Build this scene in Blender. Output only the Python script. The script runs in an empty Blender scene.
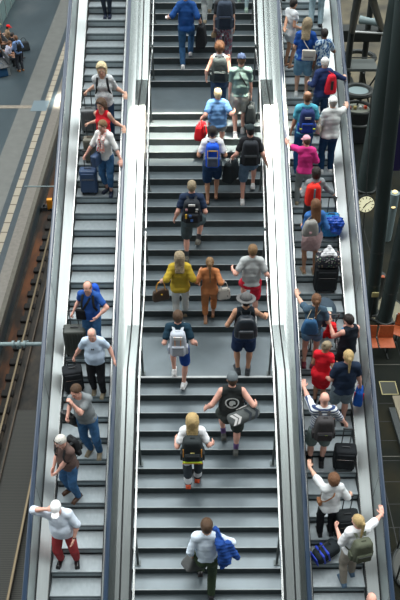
import bpy, math, random
import numpy as np
from mathutils import Vector, Matrix, Euler

C = bpy.context.scene.collection
PI = math.pi
rng = random.Random(4)

# ------------------------------------------------------------------ camera, sky, sun, exposure
cam_d = bpy.data.cameras.new('camera')
cam = bpy.data.objects.new('camera', cam_d); C.objects.link(cam)
cam_d.sensor_fit = 'VERTICAL'; cam_d.sensor_height = 36.0; cam_d.lens = 775 / 600 * 36
cam.location = (0, 0, 15.0)
cam.rotation_euler = (math.radians(50), 0, -0.0033)
cam_d.clip_end = 300
bpy.context.scene.camera = cam
sc = bpy.context.scene
sc.view_settings.view_transform = 'Standard'; sc.view_settings.look = 'None'
sc.view_settings.gamma = 1.0; sc.view_settings.use_curve_mapping = False
sc.view_settings.exposure = 0.45

world = bpy.data.worlds.new('station_daylight'); sc.world = world
world.use_nodes = True
nt = world.node_tree; nt.nodes.clear()
tc = nt.nodes.new('ShaderNodeTexCoord'); sep = nt.nodes.new('ShaderNodeSeparateXYZ')
nt.links.new(tc.outputs['Generated'], sep.inputs[0])
at = nt.nodes.new('ShaderNodeMath'); at.operation = 'ARCTAN2'
nt.links.new(sep.outputs['Z'], at.inputs[0]); nt.links.new(sep.outputs['Y'], at.inputs[1])
dv = nt.nodes.new('ShaderNodeMath'); dv.operation = 'DIVIDE'; dv.inputs[1].default_value = PI
nt.links.new(at.outputs[0], dv.inputs[0])
rp = nt.nodes.new('ShaderNodeValToRGB'); nt.links.new(dv.outputs[0], rp.inputs[0])
SKY = [(0.0, .10), (15/180, .16), (38/180, .22), (44/180, .6), (50/180, 8.5), (63/180, 8.5), (70/180, .7), (79/180, .6), (84/180, 6.5), (97/180, 6.5), (102/180, .6), (114/180, .3), (150/180, .35), (1.0, .2)]
els = rp.color_ramp.elements
els[0].position, els[1].position = SKY[0][0], SKY[-1][0]
for p_, v_ in SKY[1:-1]: els.new(p_)
for e_, (p_, v_) in zip(sorted(els, key=lambda e: e.position), SKY): e_.color = (v_ * .96, v_ * 1.0, v_ * 1.0, 1)
bg = nt.nodes.new('ShaderNodeBackground'); bg.inputs[1].default_value = .55
nt.links.new(rp.outputs[0], bg.inputs[0])
wo = nt.nodes.new('ShaderNodeOutputWorld'); nt.links.new(bg.outputs[0], wo.inputs[0])

def area(name, loc, target, size, size_y, power, color=(1, 1, 1), spread=180):
    d = bpy.data.lights.new(name, 'AREA'); d.shape = 'RECTANGLE'; d.size = size; d.size_y = size_y
    d.energy = power; d.color = color; d.spread = math.radians(spread)
    o = bpy.data.objects.new(name, d); C.objects.link(o); o.location = loc
    o.rotation_euler = (Vector(target) - Vector(loc)).to_track_quat('-Z', 'Z').to_euler()
    return o
area('roof_daylight', (0, 13.5, 34), (0, 13, 4), 18, 8, 2900, (1, .985, .95))
# beams of sun falling through gaps of the glass roof
area('sunbeam_stairs', (1.2, 15.3, 26), (0.35, 15.5, 7.2), 3.3, .95, 75, (1, .90, .74), 2)
area('sunbeam_platform', (-3.9, 30, 26), (-6.03, 31.41, 0), .28, 1.2, 26, (1, .95, .85), 2)

# ------------------------------------------------------------------ materials
MATS = {}
def mat(name, color, rough=.6, metal=0., bump=0., bscale=60, var=.0, vscale=8, spec=.5, trans=0, emit=0, stretch=None, coat=0):
    if name in MATS: return MATS[name]
    m = bpy.data.materials.new(name); m.use_nodes = True
    t = m.node_tree; b = t.nodes['Principled BSDF']
    b.inputs['Base Color'].default_value = (*color, 1); b.inputs['Roughness'].default_value = rough
    b.inputs['Metallic'].default_value = metal; b.inputs['Specular IOR Level'].default_value = spec
    b.inputs['Coat Weight'].default_value = coat
    if trans: b.inputs['Transmission Weight'].default_value = trans
    if emit:
        b.inputs['Emission Color'].default_value = (*color, 1); b.inputs['Emission Strength'].default_value = emit
    co = t.nodes.new('ShaderNodeTexCoord'); mp = t.nodes.new('ShaderNodeMapping')
    t.links.new(co.outputs['Object'], mp.inputs[0])
    if stretch: mp.inputs['Scale'].default_value = stretch
    if var:
        n = t.nodes.new('ShaderNodeTexNoise'); n.inputs['Scale'].default_value = vscale; n.inputs['Detail'].default_value = 5
        t.links.new(mp.outputs[0], n.inputs['Vector'])
        r = t.nodes.new('ShaderNodeMapRange'); r.inputs[1].default_value = .3; r.inputs[2].default_value = .7
        r.inputs[3].default_value = 1 - var; r.inputs[4].default_value = 1 + var
        t.links.new(n.outputs[0], r.inputs[0])
        mx = t.nodes.new('ShaderNodeVectorMath'); mx.operation = 'SCALE'; mx.inputs[0].default_value = color
        t.links.new(r.outputs[0], mx.inputs['Scale']); t.links.new(mx.outputs[0], b.inputs['Base Color'])
    if bump:
        n2 = t.nodes.new('ShaderNodeTexNoise'); n2.inputs['Scale'].default_value = bscale; n2.inputs['Detail'].default_value = 3
        t.links.new(mp.outputs[0], n2.inputs['Vector'])
        bp = t.nodes.new('ShaderNodeBump'); bp.inputs['Strength'].default_value = bump; bp.inputs['Distance'].default_value = .02
        t.links.new(n2.outputs[0], bp.inputs['Height']); t.links.new(bp.outputs[0], b.inputs['Normal'])
    MATS[name] = m; return m

def ramp_mat(name, kind, colors, scale=(1, 1, 1), rough=.8, wave_axis='Z', tex_scale=5, bump=0):
    """procedural patterned cloth or floor: kind = wave | voronoi | noise, colors = [(pos, rgb), ...]"""
    if name in MATS: return MATS[name]
    m = bpy.data.materials.new(name); m.use_nodes = True
    t = m.node_tree; b = t.nodes['Principled BSDF']; b.inputs['Roughness'].default_value = rough
    co = t.nodes.new('ShaderNodeTexCoord'); mp = t.nodes.new('ShaderNodeMapping'); mp.inputs['Scale'].default_value = scale
    t.links.new(co.outputs['Object'], mp.inputs[0])
    if kind == 'wave':
        x = t.nodes.new('ShaderNodeTexWave'); x.bands_direction = wave_axis; x.inputs['Scale'].default_value = tex_scale; out = x.outputs['Fac']
        x.inputs['Distortion'].default_value = .4
    elif kind == 'voronoi':
        x = t.nodes.new('ShaderNodeTexVoronoi'); x.inputs['Scale'].default_value = tex_scale; out = x.outputs['Distance']
    else:
        x = t.nodes.new('ShaderNodeTexNoise'); x.inputs['Scale'].default_value = tex_scale; x.inputs['Detail'].default_value = 4; out = x.outputs['Fac']
    t.links.new(mp.outputs[0], x.inputs['Vector'])
    r = t.nodes.new('ShaderNodeValToRGB'); t.links.new(out, r.inputs[0]); e = r.color_ramp.elements
    r.color_ramp.interpolation = 'CONSTANT' if kind != 'noise' else 'LINEAR'
    while len(e) < len(colors): e.new(.5)
    for k, (p_, c_) in enumerate(colors): e[k].position = p_; e[k].color = (*c_, 1)
    t.links.new(r.outputs[0], b.inputs['Base Color'])
    MATS[name] = m; return m

def step_metal():
    """grooved escalator tread: fine grooves along the direction of travel"""
    m = bpy.data.materials.new('grooved_step_aluminium'); m.use_nodes = True
    t = m.node_tree; b = t.nodes['Principled BSDF']
    b.inputs['Roughness'].default_value = .38; b.inputs['Metallic'].default_value = .3
    co = t.nodes.new('ShaderNodeTexCoord')
    w = t.nodes.new('ShaderNodeTexWave'); w.bands_direction = 'X'; w.inputs['Scale'].default_value = 18
    t.links.new(co.outputs['Object'], w.inputs['Vector'])
    n = t.nodes.new('ShaderNodeTexNoise'); n.inputs['Scale'].default_value = 5; n.inputs['Detail'].default_value = 6
    mp = t.nodes.new('ShaderNodeMapping'); mp.inputs['Scale'].default_value = (3, 1.5, 1.5)
    t.links.new(co.outputs['Object'], mp.inputs[0]); t.links.new(mp.outputs[0], n.inputs['Vector'])
    r = t.nodes.new('ShaderNodeValToRGB'); t.links.new(n.outputs[0], r.inputs[0])
    r.color_ramp.elements[0].position = .3; r.color_ramp.elements[0].color = (.33, .385, .41, 1)
    r.color_ramp.elements[1].position = .75; r.color_ramp.elements[1].color = (.41, .465, .49, 1)
    t.links.new(r.outputs[0], b.inputs['Base Color'])
    bp = t.nodes.new('ShaderNodeBump'); bp.inputs['Strength'].default_value = .5; bp.inputs['Distance'].default_value = .004
    t.links.new(w.outputs['Fac'], bp.inputs['Height']); t.links.new(bp.outputs[0], b.inputs['Normal'])
    MATS['step'] = m; return m

M = {
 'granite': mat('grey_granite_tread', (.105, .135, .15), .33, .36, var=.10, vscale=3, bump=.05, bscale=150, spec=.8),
 'riser': mat('shaded_granite_riser', (.038, .052, .055), .45, var=.2, vscale=6),  # shade under the top-lit treads is put into this darker colour
 'nosing': mat('glint_nosing_edge', (.42, .45, .45), .4, var=.1),  # pale tone is a painted specular glint, for landings and top flight
 'nosing_dark': mat('granite_nosing_edge', (.22, .25, .26), .35, var=.1),
 'step': step_metal(),
 'step_riser': mat('escalator_riser', (.13, .165, .175), .45, .2, var=.1),
 'steel': mat('brushed_steel_cladding', (.38, .42, .415), .27, .95, var=.08, vscale=3, bump=.015, bscale=40, stretch=(8, .6, .6)),
 'deck': mat('satin_steel_inner_deck', (.50, .54, .54), .42, .75, var=.05, vscale=2, stretch=(8, .6, .6)),
 'steel_dull': mat('dull_steel_cladding', (.42, .445, .44), .42, .7, var=.15, vscale=3, stretch=(6, .6, .6)),
 'panel': mat('balustrade_steel_panel', (.50, .56, .56), .30, .55, var=.08, vscale=2),
 'skirt': mat('black_skirt_brush', (.012, .016, .018), .6),
 'railrubber': mat('blue_black_rubber_handrail', (.008, .027, .060), .28, spec=.7, coat=.3),
 'tube': mat('polished_steel_tube', (.55, .57, .56), .25, .95),
 'post': mat('dark_grey_post', (.10, .12, .12), .45, .4),
 'truss': mat('grey_truss_cladding', (.14, .15, .15), .5, .3),
 'column': mat('dark_green_grey_column_paint', (.030, .046, .045), .5, var=.08, vscale=2),
 'darksteel': mat('dark_steel', (.03, .036, .035), .5, .3),
 'greybeam': mat('blue_grey_beam', (.20, .27, .28), .5),
 'whitetube': mat('pale_tube', (.6, .63, .62), .5),
 'concrete': mat('platform_edge_concrete', (.08, .075, .06), .8, var=.15),
 'rust': mat('rusty_rail_steel', (.05, .036, .022), .6, .3, var=.3, vscale=3),
 'railtop': mat('rail_head_steel', (.13, .10, .055), .4, .5),
 'sleeper': mat('black_sleeper_block', (.014, .013, .012), .9),
 'orange_seat': mat('orange_wood_seat', (.34, .072, .018), .55, var=.2, vscale=20, stretch=(1, 5, 1)),
 'black': mat('black_plastic', (.012, .013, .015), .5),
 'darkgrey': mat('dark_grey_plastic', (.05, .055, .06), .5),
 'chrome': mat('chrome', (.7, .7, .7), .2, 1.0),
 'white': mat('white_plastic', (.75, .75, .74), .5),
 'yellow': mat('yellow_paint', (.75, .45, .03), .5),
 'orange': mat('orange_paint', (.78, .30, .02), .5),
}
def cloth(name, color, var=.10, rough=.85, bump=.25): return mat(name, color, rough, bump=bump * 2.2, bscale=13, var=var, vscale=9, spec=.25)

# ------------------------------------------------------------------ tagging
def tag(o, label, cat, group=None, kind=None):
    if label: o['label'] = label
    if cat: o['category'] = cat
    if group: o['group'] = group
    if kind: o['kind'] = kind
    return o
def empty(name, loc, rz=0., label=None, cat=None, group=None):
    o = bpy.data.objects.new(name, None); C.objects.link(o); o.location = loc; o.rotation_euler = (0, 0, rz)
    o.empty_display_size = .1
    return tag(o, label, cat, group)
def copy_tree(o, parent=None):
    c = o.copy(); C.objects.link(c); c.parent = parent
    for ch in o.children: copy_tree(ch, c)
    return c

# ------------------------------------------------------------------ mesh builder
class MB:
    def __init__(s): s.v = []; s.f = []; s.m = []; s.n = 0
    def add(s, v, f, mi=0):
        v = np.asarray(v, dtype=np.float64).reshape(-1, 3); s.v.append(v)
        s.f += [tuple(int(i) + s.n for i in q) for q in f]; s.m += [mi] * len(f); s.n += len(v); return s
    def box(s, lo, hi, mi=0):
        x0, y0, z0 = lo; x1, y1, z1 = hi
        return s.add([(x0,y0,z0),(x1,y0,z0),(x1,y1,z0),(x0,y1,z0),(x0,y0,z1),(x1,y0,z1),(x1,y1,z1),(x0,y1,z1)],
              [(0,3,2,1),(4,5,6,7),(0,1,5,4),(1,2,6,5),(2,3,7,6),(3,0,4,7)], mi)
    def rbox(s, c, size, r, n=3, mi=0, fn=None):
        """box with rounded edges, optionally reshaped by fn(verts)"""
        h = np.array(size) / 2; r = min(r, *(h * .98))
        ts = [np.concatenate([np.linspace(-h[a], -h[a] + r, n, endpoint=False), np.linspace(-h[a] + r, h[a] - r, 5), np.linspace(h[a] - r, h[a], n + 1)[1:]]) for a in range(3)]
        vs = []; fs = []; base = 0
        for a in range(3):
            b, c2 = (a + 1) % 3, (a + 2) % 3
            B, D = np.meshgrid(ts[b], ts[c2], indexing='ij')
            for sg in (-1, 1):
                P = np.zeros(B.shape + (3,)); P[..., a] = sg * h[a]; P[..., b] = B; P[..., c2] = D
                inner = np.clip(P, -(h - r), h - r); d = P - inner; L = np.linalg.norm(d, axis=-1, keepdims=True); L[L == 0] = 1
                P = inner + d / L * r
                nb, nc = B.shape
                I = np.arange(nb * nc).reshape(nb, nc) + base
                q = np.stack([I[:-1, :-1], I[1:, :-1], I[1:, 1:], I[:-1, 1:]], -1).reshape(-1, 4)
                if sg < 0: q = q[:, ::-1]
                vs.append(P.reshape(-1, 3)); fs += [tuple(x) for x in q]; base += nb * nc
        V = np.concatenate(vs)
        if fn: V = fn(V)
        return s.add(V + np.array(c), fs, mi)
    def tube(s, pts, r, n=8, mi=0, cap=True, flat=None, up=None):
        """swept tube; flat=(w, t) makes a strap with the given up vectors"""
        P = [Vector(p) for p in pts]; rr = r if isinstance(r, (list, tuple)) else [r] * len(P)
        V = []; prev = None
        for i, p in enumerate(P):
            d = (P[min(i + 1, len(P) - 1)] - P[max(i - 1, 0)]).normalized()
            if up is not None: u = Vector(up[i])
            elif prev is None: u = Vector((0, 0, 1)) if abs(d.z) < .9 else Vector((0, 1, 0))
            else: u = prev
            a = d.cross(u)
            if a.length < 1e-5: a = d.cross(Vector((1, .3, .2)))
            a.normalize(); u = a.cross(d).normalized(); prev = u
            for k in range(n):
                t = 2 * PI * k / n
                if flat: V.append(p + a * math.cos(t) * flat[0] / 2 + u * math.sin(t) * flat[1] / 2)
                else: V.append(p + (a * math.cos(t) + u * math.sin(t)) * rr[i])
        F = [(i * n + k, i * n + (k + 1) % n, (i + 1) * n + (k + 1) % n, (i + 1) * n + k) for i in range(len(P) - 1) for k in range(n)]
        if cap: F += [tuple(range(n))[::-1], tuple(range((len(P) - 1) * n, len(P) * n))]
        return s.add([tuple(v) for v in V], F, mi)
    def cyl(s, c, r, h, n=20, mi=0, axis='z', r2=None):
        r2 = r if r2 is None else r2
        a = {'z': (0, 0, 1), 'x': (1, 0, 0), 'y': (0, 1, 0)}[axis]
        c = Vector(c); a = Vector(a)
        return s.tube([c - a * h / 2, c + a * h / 2], [r, r2], n, mi)
    def torus(s, c, R, r, ax=(0, 0, 1), n=28, k=8, mi=0, sy=1.):
        ax = Vector(ax).normalized(); u = ax.orthogonal().normalized(); w = ax.cross(u)
        V = []; c = Vector(c)
        for i in range(n):
            t = 2 * PI * i / n; d = u * math.cos(t) + w * math.sin(t) * sy; q = c + d * R
            for j in range(k):
                e = 2 * PI * j / k; V.append(tuple(q + d.normalized() * math.cos(e) * r + ax * math.sin(e) * r))
        F = [(i * k + j, ((i + 1) % n) * k + j, ((i + 1) % n) * k + (j + 1) % k, i * k + (j + 1) % k) for i in range(n) for j in range(k)]
        return s.add(V, F, mi)
    def sphere(s, c, r, n=12, k=8, mi=0):
        r = (r, r, r) if not isinstance(r, (tuple, list)) else r
        V = [(c[0], c[1], c[2] + r[2])]
        for i in range(1, k):
            for j in range(n):
                a = PI * i / k; b = 2 * PI * j / n
                V.append((c[0] + r[0] * math.sin(a) * math.cos(b), c[1] + r[1] * math.sin(a) * math.sin(b), c[2] + r[2] * math.cos(a)))
        V.append((c[0], c[1], c[2] - r[2])); L = len(V) - 1
        F = [(0, 1 + j, 1 + (j + 1) % n) for j in range(n)]
        F += [(1 + i * n + j, 1 + (i + 1) * n + j, 1 + (i + 1) * n + (j + 1) % n, 1 + i * n + (j + 1) % n) for i in range(k - 2) for j in range(n)]
        F += [(1 + (k - 2) * n + j, L, 1 + (k - 2) * n + (j + 1) % n) for j in range(n)]
        return s.add(V, F, mi)
    def prism(s, poly, lo, hi, axis='x', mi=0):
        """extrude a 2-D polygon: axis x -> poly in (y, z)"""
        n = len(poly)
        mk = {'x': lambda t, p: (t, p[0], p[1]), 'z': lambda t, p: (p[0], p[1], t), 'y': lambda t, p: (p[0], t, p[1])}[axis]
        V = [mk(lo, p) for p in poly] + [mk(hi, p) for p in poly]
        F = [tuple(range(n))[::-1], tuple(range(n, 2 * n))] + [(i, (i + 1) % n, n + (i + 1) % n, n + i) for i in range(n)]
        return s.add(V, F, mi)
    def loft(s, rings, mi=0, cap=True, closed=True):
        n = len(rings[0]); V = [p for r in rings for p in r]
        F = [(i * n + k, i * n + (k + 1) % n, (i + 1) * n + (k + 1) % n, (i + 1) * n + k) for i in range(len(rings) - 1) for k in range(n if closed else n - 1)]
        if cap: F += [tuple(range(n))[::-1], tuple(range((len(rings) - 1) * n, len(rings) * n))]
        return s.add(V, F, mi)
    def mesh(s, name, mats, smooth=True):
        V = np.concatenate(s.v) if s.v else np.zeros((0, 3))
        me = bpy.data.meshes.new(name); me.from_pydata(V.tolist(), [], s.f)
        for m_ in (mats if isinstance(mats, (list, tuple)) else [mats]): me.materials.append(m_)
        me.polygons.foreach_set('material_index', s.m)
        import bmesh
        b = bmesh.new(); b.from_mesh(me)
        bmesh.ops.remove_doubles(b, verts=b.verts, dist=1e-5)
        bmesh.ops.recalc_face_normals(b, faces=b.faces)
        if smooth:
            for f in b.faces: f.smooth = True
            for e in b.edges:
                if len(e.link_faces) == 2 and e.calc_face_angle(0) > .6: e.smooth = False
        b.to_mesh(me); b.free(); me.update(); return me
    def obj(s, name, mats, parent=None, loc=None, smooth=True):
        o = bpy.data.objects.new(name, s.mesh(name, mats, smooth)); C.objects.link(o)
        if parent is not None: o.parent = parent
        if loc is not None: o.location = loc
        return o

# ------------------------------------------------------------------ the place: measured layout (metres)
G_RISE, G_RUN, LAND1, LAND2, SY0, SZ0 = .1572, .3016, 1.25, 1.346, 10.224, 4.52
SX0, SX1 = -1.142, 1.443                    # stair flight between these
E_RUN, E_RISE = .3561, .1878
NL = (7.483, 2.394); NR = (7.604, 2.458)    # first tread nosing (y, z) of the left and right escalators
EL = (-2.641, -1.718); ER = (2.018, 2.967)  # step width of the two escalators
OUT, INN = .275, .16                         # handrail distance outside / stair side
def nos(j):
    if j <= 0: return SY0 + j * G_RUN, SZ0 + j * G_RISE
    if j <= 16: return SY0 + LAND1 + (j - 1) * G_RUN, SZ0 + j * G_RISE
    return SY0 + LAND1 + 15 * G_RUN + LAND2 + (j - 17) * G_RUN, SZ0 + j * G_RISE
def tread(lane, k):
    """front edge y and surface z of tread k"""
    if lane == 'S': return nos(k)
    N = NL if lane == 'L' else NR
    return N[0] + k * E_RUN, N[1] + k * E_RISE
def eline(lane, y):
    N = NL if lane == 'L' else NR
    return N[1] + (y - N[0]) * E_RISE / E_RUN

def struct(o): o['kind'] = 'structure'; return o

# ---- platform floors
PF = ramp_mat('platform_granite_blue_grey', 'noise', [(.3, (.024, .038, .045)), (.55, (.037, .055, .064)), (.75, (.068, .084, .090))], (.5, .25, 1), .32, tex_scale=1.2)
floor = MB()
floor.box((-22, -6, -1.3), (-5.80, 75, 0))
floor.box((-3.3, -6, -1.3), (22, 75, -.0))
fm = MB()
struct(floor.obj('floor', PF, smooth=False))
def slab(name, lo, hi, m): return struct(MB().box(lo, hi).obj(name, m, smooth=False))
LB = mat('light_paving_band', (.105, .110, .102), .4, var=.12, vscale=3)
DB = mat('dark_paving_band', (.022, .036, .044), .4, var=.15, vscale=3)
slab('floor_band_light', (-7.64, -6, -.01), (-6.83, 75, .004), LB)
slab('floor_band_dark', (-6.83, -6, -.01), (-6.62, 75, .004), DB)
slab('floor_band_edge', (-6.20, -6, -.01), (-5.82, 75, .004), mat('edge_paving', (.125, .115, .098), .45, var=.15))
slab('floor_band_gap', (-6.40, -6, -.01), (-6.20, 75, .004), DB)
tact = ramp_mat('tactile_paving', 'wave', [(0, (.24, .215, .165)), (.97, (.09, .07, .05))], (1, 1, 1), .7, 'Y', .55)
slab('floor_band_tactile', (-6.62, -6, -.01), (-6.40, 75, .010), tact)
slab('floor_band_cross', (-14, 30.62, -.01), (-7.06, 30.90, .008), mat('cross_paving', (.18, .155, .12), .5, var=.2))
slab('floor_plate', (-7.10, 30.35, -.01), (-6.42, 31.35, .014), mat('cover_plate', (.14, .19, .215), .4, .3))
slab('floor_band_far', (-14, 44.0, -.01), (-8.6, 45.6, .012), mat('far_light_band', (.17, .165, .15), .6))
RFm = ramp_mat('right_hall_floor', 'noise', [(.3, (.005, .008, .0065)), (.5, (.010, .012, .009)), (.7, (.022, .020, .011))], (.4, .4, 1), .85, tex_scale=1.4)
RFm.node_tree.nodes['Principled BSDF'].inputs['Specular IOR Level'].default_value = .15
slab('floor_right_hall', (3.6, -6, -.01), (22, 75, .006), RFm)
for y_ in (11.95, 15.1): slab('floor_joint', (3.62, y_ - .012, 0), (12, y_ + .012, .010), mat('joint_pale', (.07, .07, .055), .6))
for x_ in (4.35, 5.6): slab('floor_joint', (x_ - .008, -4, 0), (x_ + .008, 26, .009), mat('joint_dark', (.009, .012, .011), .6))
for y_ in np.arange(8.1, 13.9, .62): slab('floor_joint', (3.62, y_ - .007, 0), (12, y_ + .007, .0088), MATS['joint_dark'])
tan = ramp_mat('tan_far_floor', 'noise', [(.35, (.018, .017, .011)), (.7, (.17, .145, .085))], (.5, .5, 1), .6, tex_scale=1.0)
slab('floor_far_tan', (4.6, 27.5, -.01), (20, 75, .018), tan)

# ---- track bed
tb = ramp_mat('dark_ballast', 'noise', [(.3, (.012, .013, .012)), (.6, (.035, .030, .024)), (.8, (.07, .050, .032))], (1, .6, 1), .9, tex_scale=4)
struct(MB().box((-5.80, -6, -1.31), (-3.3, 75, -.86)).obj('floor_track_bed', tb, smooth=False))
slab('trim_platform_edge', (-5.86, -6, -.22), (-5.72, 75, .012), MATS['platform_edge_concrete'])
rust = ramp_mat('rust_dust', 'noise', [(.35, (.02, .014, .010)), (.7, (.13, .048, .018))], (1, .3, 1), .9, tex_scale=3)
slab('floor_rust_strip', (-5.70, -6, -.87), (-5.42, 75, -.85), rust)
slab('floor_drain_slab', (-5.0, -6, -.87), (-3.35, 14.2, -.80), ramp_mat('drain_grating', 'wave', [(0, (.022, .024, .022)), (.5, (.045, .045, .038))], (1, 1, 1), .8, 'Y', 7))
trk = empty('railway_track', (-4.66, 20, -.86), 0, 'railway track with two rusty rails and black sleeper blocks below the left escalator', 'railway track')
for x_ in (-5.20, -4.12):
    b = MB(); b.prism([(-.06, 0), (.06, 0), (.06, .02), (.012, .04), (.012, .12), (.035, .13), (.035, .16), (-.035, .16), (-.035, .13), (-.012, .12), (-.012, .04), (-.06, .02)], -26, 50, 'y')
    b.obj('rail', MATS['rusty_rail_steel'], trk, (x_ + 4.66, 0, .02))
    MB().box((-.022, -26, 0), (.022, 50, .004)).obj('rail_head', MATS['rail_head_steel'], trk, (x_ + 4.66, 0, .18))
MB().box((-.02, -26, 0), (.02, 50, .10)).obj('guard_rail', MATS['rusty_rail_steel'], trk, (-4.93 + 4.66, 0, .02))
sl = MB().rbox((0, 0, .03), (.34, .24, .12), .03, 2).mesh('sleeper_block', MATS['black_sleeper_block'])
for k in range(46):
    for x_ in (-5.27, -5.05)[:1]:
        o = bpy.data.objects.new('sleeper_block', sl); C.objects.link(o); o.parent = trk; o.location = (x_ + 4.66 - .02, -12 + k * .62, .01)
for k in range(24, 60):
    o = bpy.data.objects.new('sleeper_block', sl); C.objects.link(o); o.parent = trk; o.location = (-4.12 + 4.66, -20 + k * .62, .01)
sb = empty('signal_box', (-5.56, 24.1, -.86), .1, 'small orange signal box standing beside the rail in the track bed', 'signal box')
MB().rbox((.12, 0, .26), (.20, .16, .42), .02, 2).obj('case', M['orange'], sb)
b = MB(); b.box((-.22, -.1, 0), (.02, .12, .16)); b.cyl((-.1, 0, .2), .04, .12); b.tube([(-.1, 0, .2), (.0, .1, .3), (.1, 0, .1)], .012)
b.obj('motor_block', M['darkgrey'], sb)
for (yy, x0, x1, nm) in ((12.0, -9.5, -3.18, 'near'), (18.3, -4.75, -3.3, 'far')):
    cw = empty('catenary_arm', (x0, yy, 3.72), 0, 'pale horizontal overhead line arm %s' % ('over the track, the nearer and thicker one' if nm == 'near' else 'above the platform edge further up, the thinner one'), 'overhead line arm')
    L = x1 - x0; r_ = .045 if nm == 'near' else .02
    MB().tube([(0, 0, 0), (L, 0, 0)], r_, 10).obj('arm', M['greybeam'], cw)
    b = MB(); q = L - (.62 if nm == 'near' else .5)
    for dx in (-.12, 0, .12): b.cyl((q + dx, 0, 0), r_ * 1.7, .05, 12, axis='x')
    b.rbox((q, -.02, -.05), (.1, .08, .1), .02, 2); b.tube([(q - .15, -.03, -.08), (q + .2, .05, .05)], .016)
    if nm == 'near':
        MB().tube([(0, 0, -3.72), (0, 0, .6)], .09, 12).obj('mast', M['greybeam'], cw)
    b.obj('insulator', M['whitetube'] if nm == 'far' else M['greybeam'], cw)

# ---- far left balustrade behind the seated travellers
gb = empty('glass_barrier', (-9.95, 37.6, 0), 0, 'low grey-green glass barrier behind the seated travellers on the left platform', 'barrier')
b = MB()
b.box((-.25, -3.0, .05), (-.21, 6.5, 1.0)); b.obj('glass_panel', mat('barrier_glass', (.16, .24, .23), .15, spec=.8), gb)
b = MB()
for k in range(8): b.box((-.28, -3 + k * 1.35, 0), (-.19, -2.93 + k * 1.35, 1.06))
b.tube([(-.23, -3, 1.06), (-.23, 6.5, 1.06)], .04); b.obj('frame', M['steel_dull'], gb)

# ------------------------------------------------------------------ the central staircase
J0, J1 = -24, 30
st = empty('staircase', ((SX0 + SX1) / 2, nos(0)[0], nos(0)[1]), 0, 'wide grey granite staircase with two landings between the two escalators', 'staircase')
ox, oy, oz = st.location
def flight(name, ja, jb):
    """one flight: treads ja..jb, each with its riser and nosing strip, whose pale tone in the top flight is a painted glint"""
    b = MB()
    for j in range(ja, jb + 1):
        y, z = nos(j); y2 = nos(j + 1)[0]
        if j in (0, 16): continue
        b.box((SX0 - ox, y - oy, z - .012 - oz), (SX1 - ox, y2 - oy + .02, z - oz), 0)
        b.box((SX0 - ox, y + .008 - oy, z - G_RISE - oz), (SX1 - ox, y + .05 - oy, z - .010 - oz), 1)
        b.box((SX0 - ox, y - .003 - oy, z - .010 - oz), (SX1 - ox, y + .015 - oy, z + .0015 - oz), 2)
    ya, za = nos(ja); yb, zb = nos(jb)
    b.prism([(ya - oy + .06, za - G_RISE - .02 - oz), (yb + .3 - oy, zb - .06 - oz), (yb + .3 - oy, zb - .5 - oz), (ya + .06 - oy, za - .8 - oz)], SX0 - ox, SX1 - ox, 'x', 1)
    return b.obj(name, [M['granite'], M['riser'], M['nosing_dark' if ja < 10 else 'nosing']], st, smooth=False)
flight('flight', J0, -1); flight('flight', 1, 15); flight('flight', 17, J1)
for j in (0, 16):
    b = MB(); y, z = nos(j); y2 = nos(j + 1)[0]
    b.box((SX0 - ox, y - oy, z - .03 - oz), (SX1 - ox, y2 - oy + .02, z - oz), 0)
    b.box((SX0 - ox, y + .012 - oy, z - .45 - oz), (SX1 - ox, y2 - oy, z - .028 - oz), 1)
    b.box((SX0 - ox, y - .004 - oy, z - .018 - oz), (SX1 - ox, y + .04 - oy, z + .0015 - oz), 2)
    b.obj('landing', [M['granite'], M['riser'], M['nosing']], st, smooth=False)
# stringer cladding that follows flights and landings
def stair_prof(off):
    pts = []
    for j in (J0, 0): y, z = nos(j); pts.append((y, z + off))
    y, z = nos(0); pts.append((nos(1)[0] - .0, z + off))
    y, z = nos(16); pts.append((y, z + off)); pts.append((nos(17)[0], z + off))
    y, z = nos(J1); pts.append((y, z + off))
    return pts
for sg, xe in ((-1, SX0), (1, SX1)):
    bot = stair_prof(-.55)
    for nm, d0, d1, h, m in (('stringer', .190, .26, .20, 'steel'), ('groove', .160, .190, .15, 'skirt'), ('stringer', .028, .160, .20, 'steel'), ('shadow_gap', .0, .028, .03, 'skirt')):
        b = MB(); top = stair_prof(h); xa, xb = sorted((xe + sg * d0, xe + sg * d1))
        for i in range(len(top) - 1):
            b.prism([top[i], top[i + 1], bot[i + 1], bot[i]], xa - ox, xb - ox, 'x', 0)
        b.v = [v - np.array([0, oy, oz]) for v in b.v]
        b.obj(nm, M[m], st, smooth=False)
# shadow gap seams
# handrails
def rail_pts(off):
    p = stair_prof(off); out = []
    for i, a in enumerate(p):
        if 0 < i < len(p) - 1:
            for (q, t) in ((p[i - 1], .14), (None, 0), (p[i + 1], .14)):
                if q is None: continue
                L = math.hypot(q[0] - a[0], q[1] - a[1]); out.append((a[0] + (q[0] - a[0]) * t / L, a[1] + (q[1] - a[1]) * t / L))
        else: out.append(a)
    return out
for side, x in (('left', SX0 + .10), ('right', SX1 - .10)):
    y0_, z0_ = nos(0)
    r = empty('handrail', (x - ox, 0, 0)); r.parent = st
    MB().tube([(0, p[0] - y0_, p[1] - z0_) for p in rail_pts(.86)], .018, 10).obj('rail', M['tube'], r)
    for j in (-20, -15, -10, -5, 0, 5, 10, 15.4, 17, 22, 27):
        ji = int(math.floor(j)); y, z = nos(ji); y += .1 + (j - ji) * .3
        b = MB()
        b.box((-.018, y - y0_ - .03, z - z0_), (.018, y - y0_ + .03, z - z0_ + .84)); b.box((-.05, y - y0_ - .05, z - z0_), (.05, y - y0_ + .05, z - z0_ + .015))
        b.obj('post', M['post'], r, smooth=False)

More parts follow.
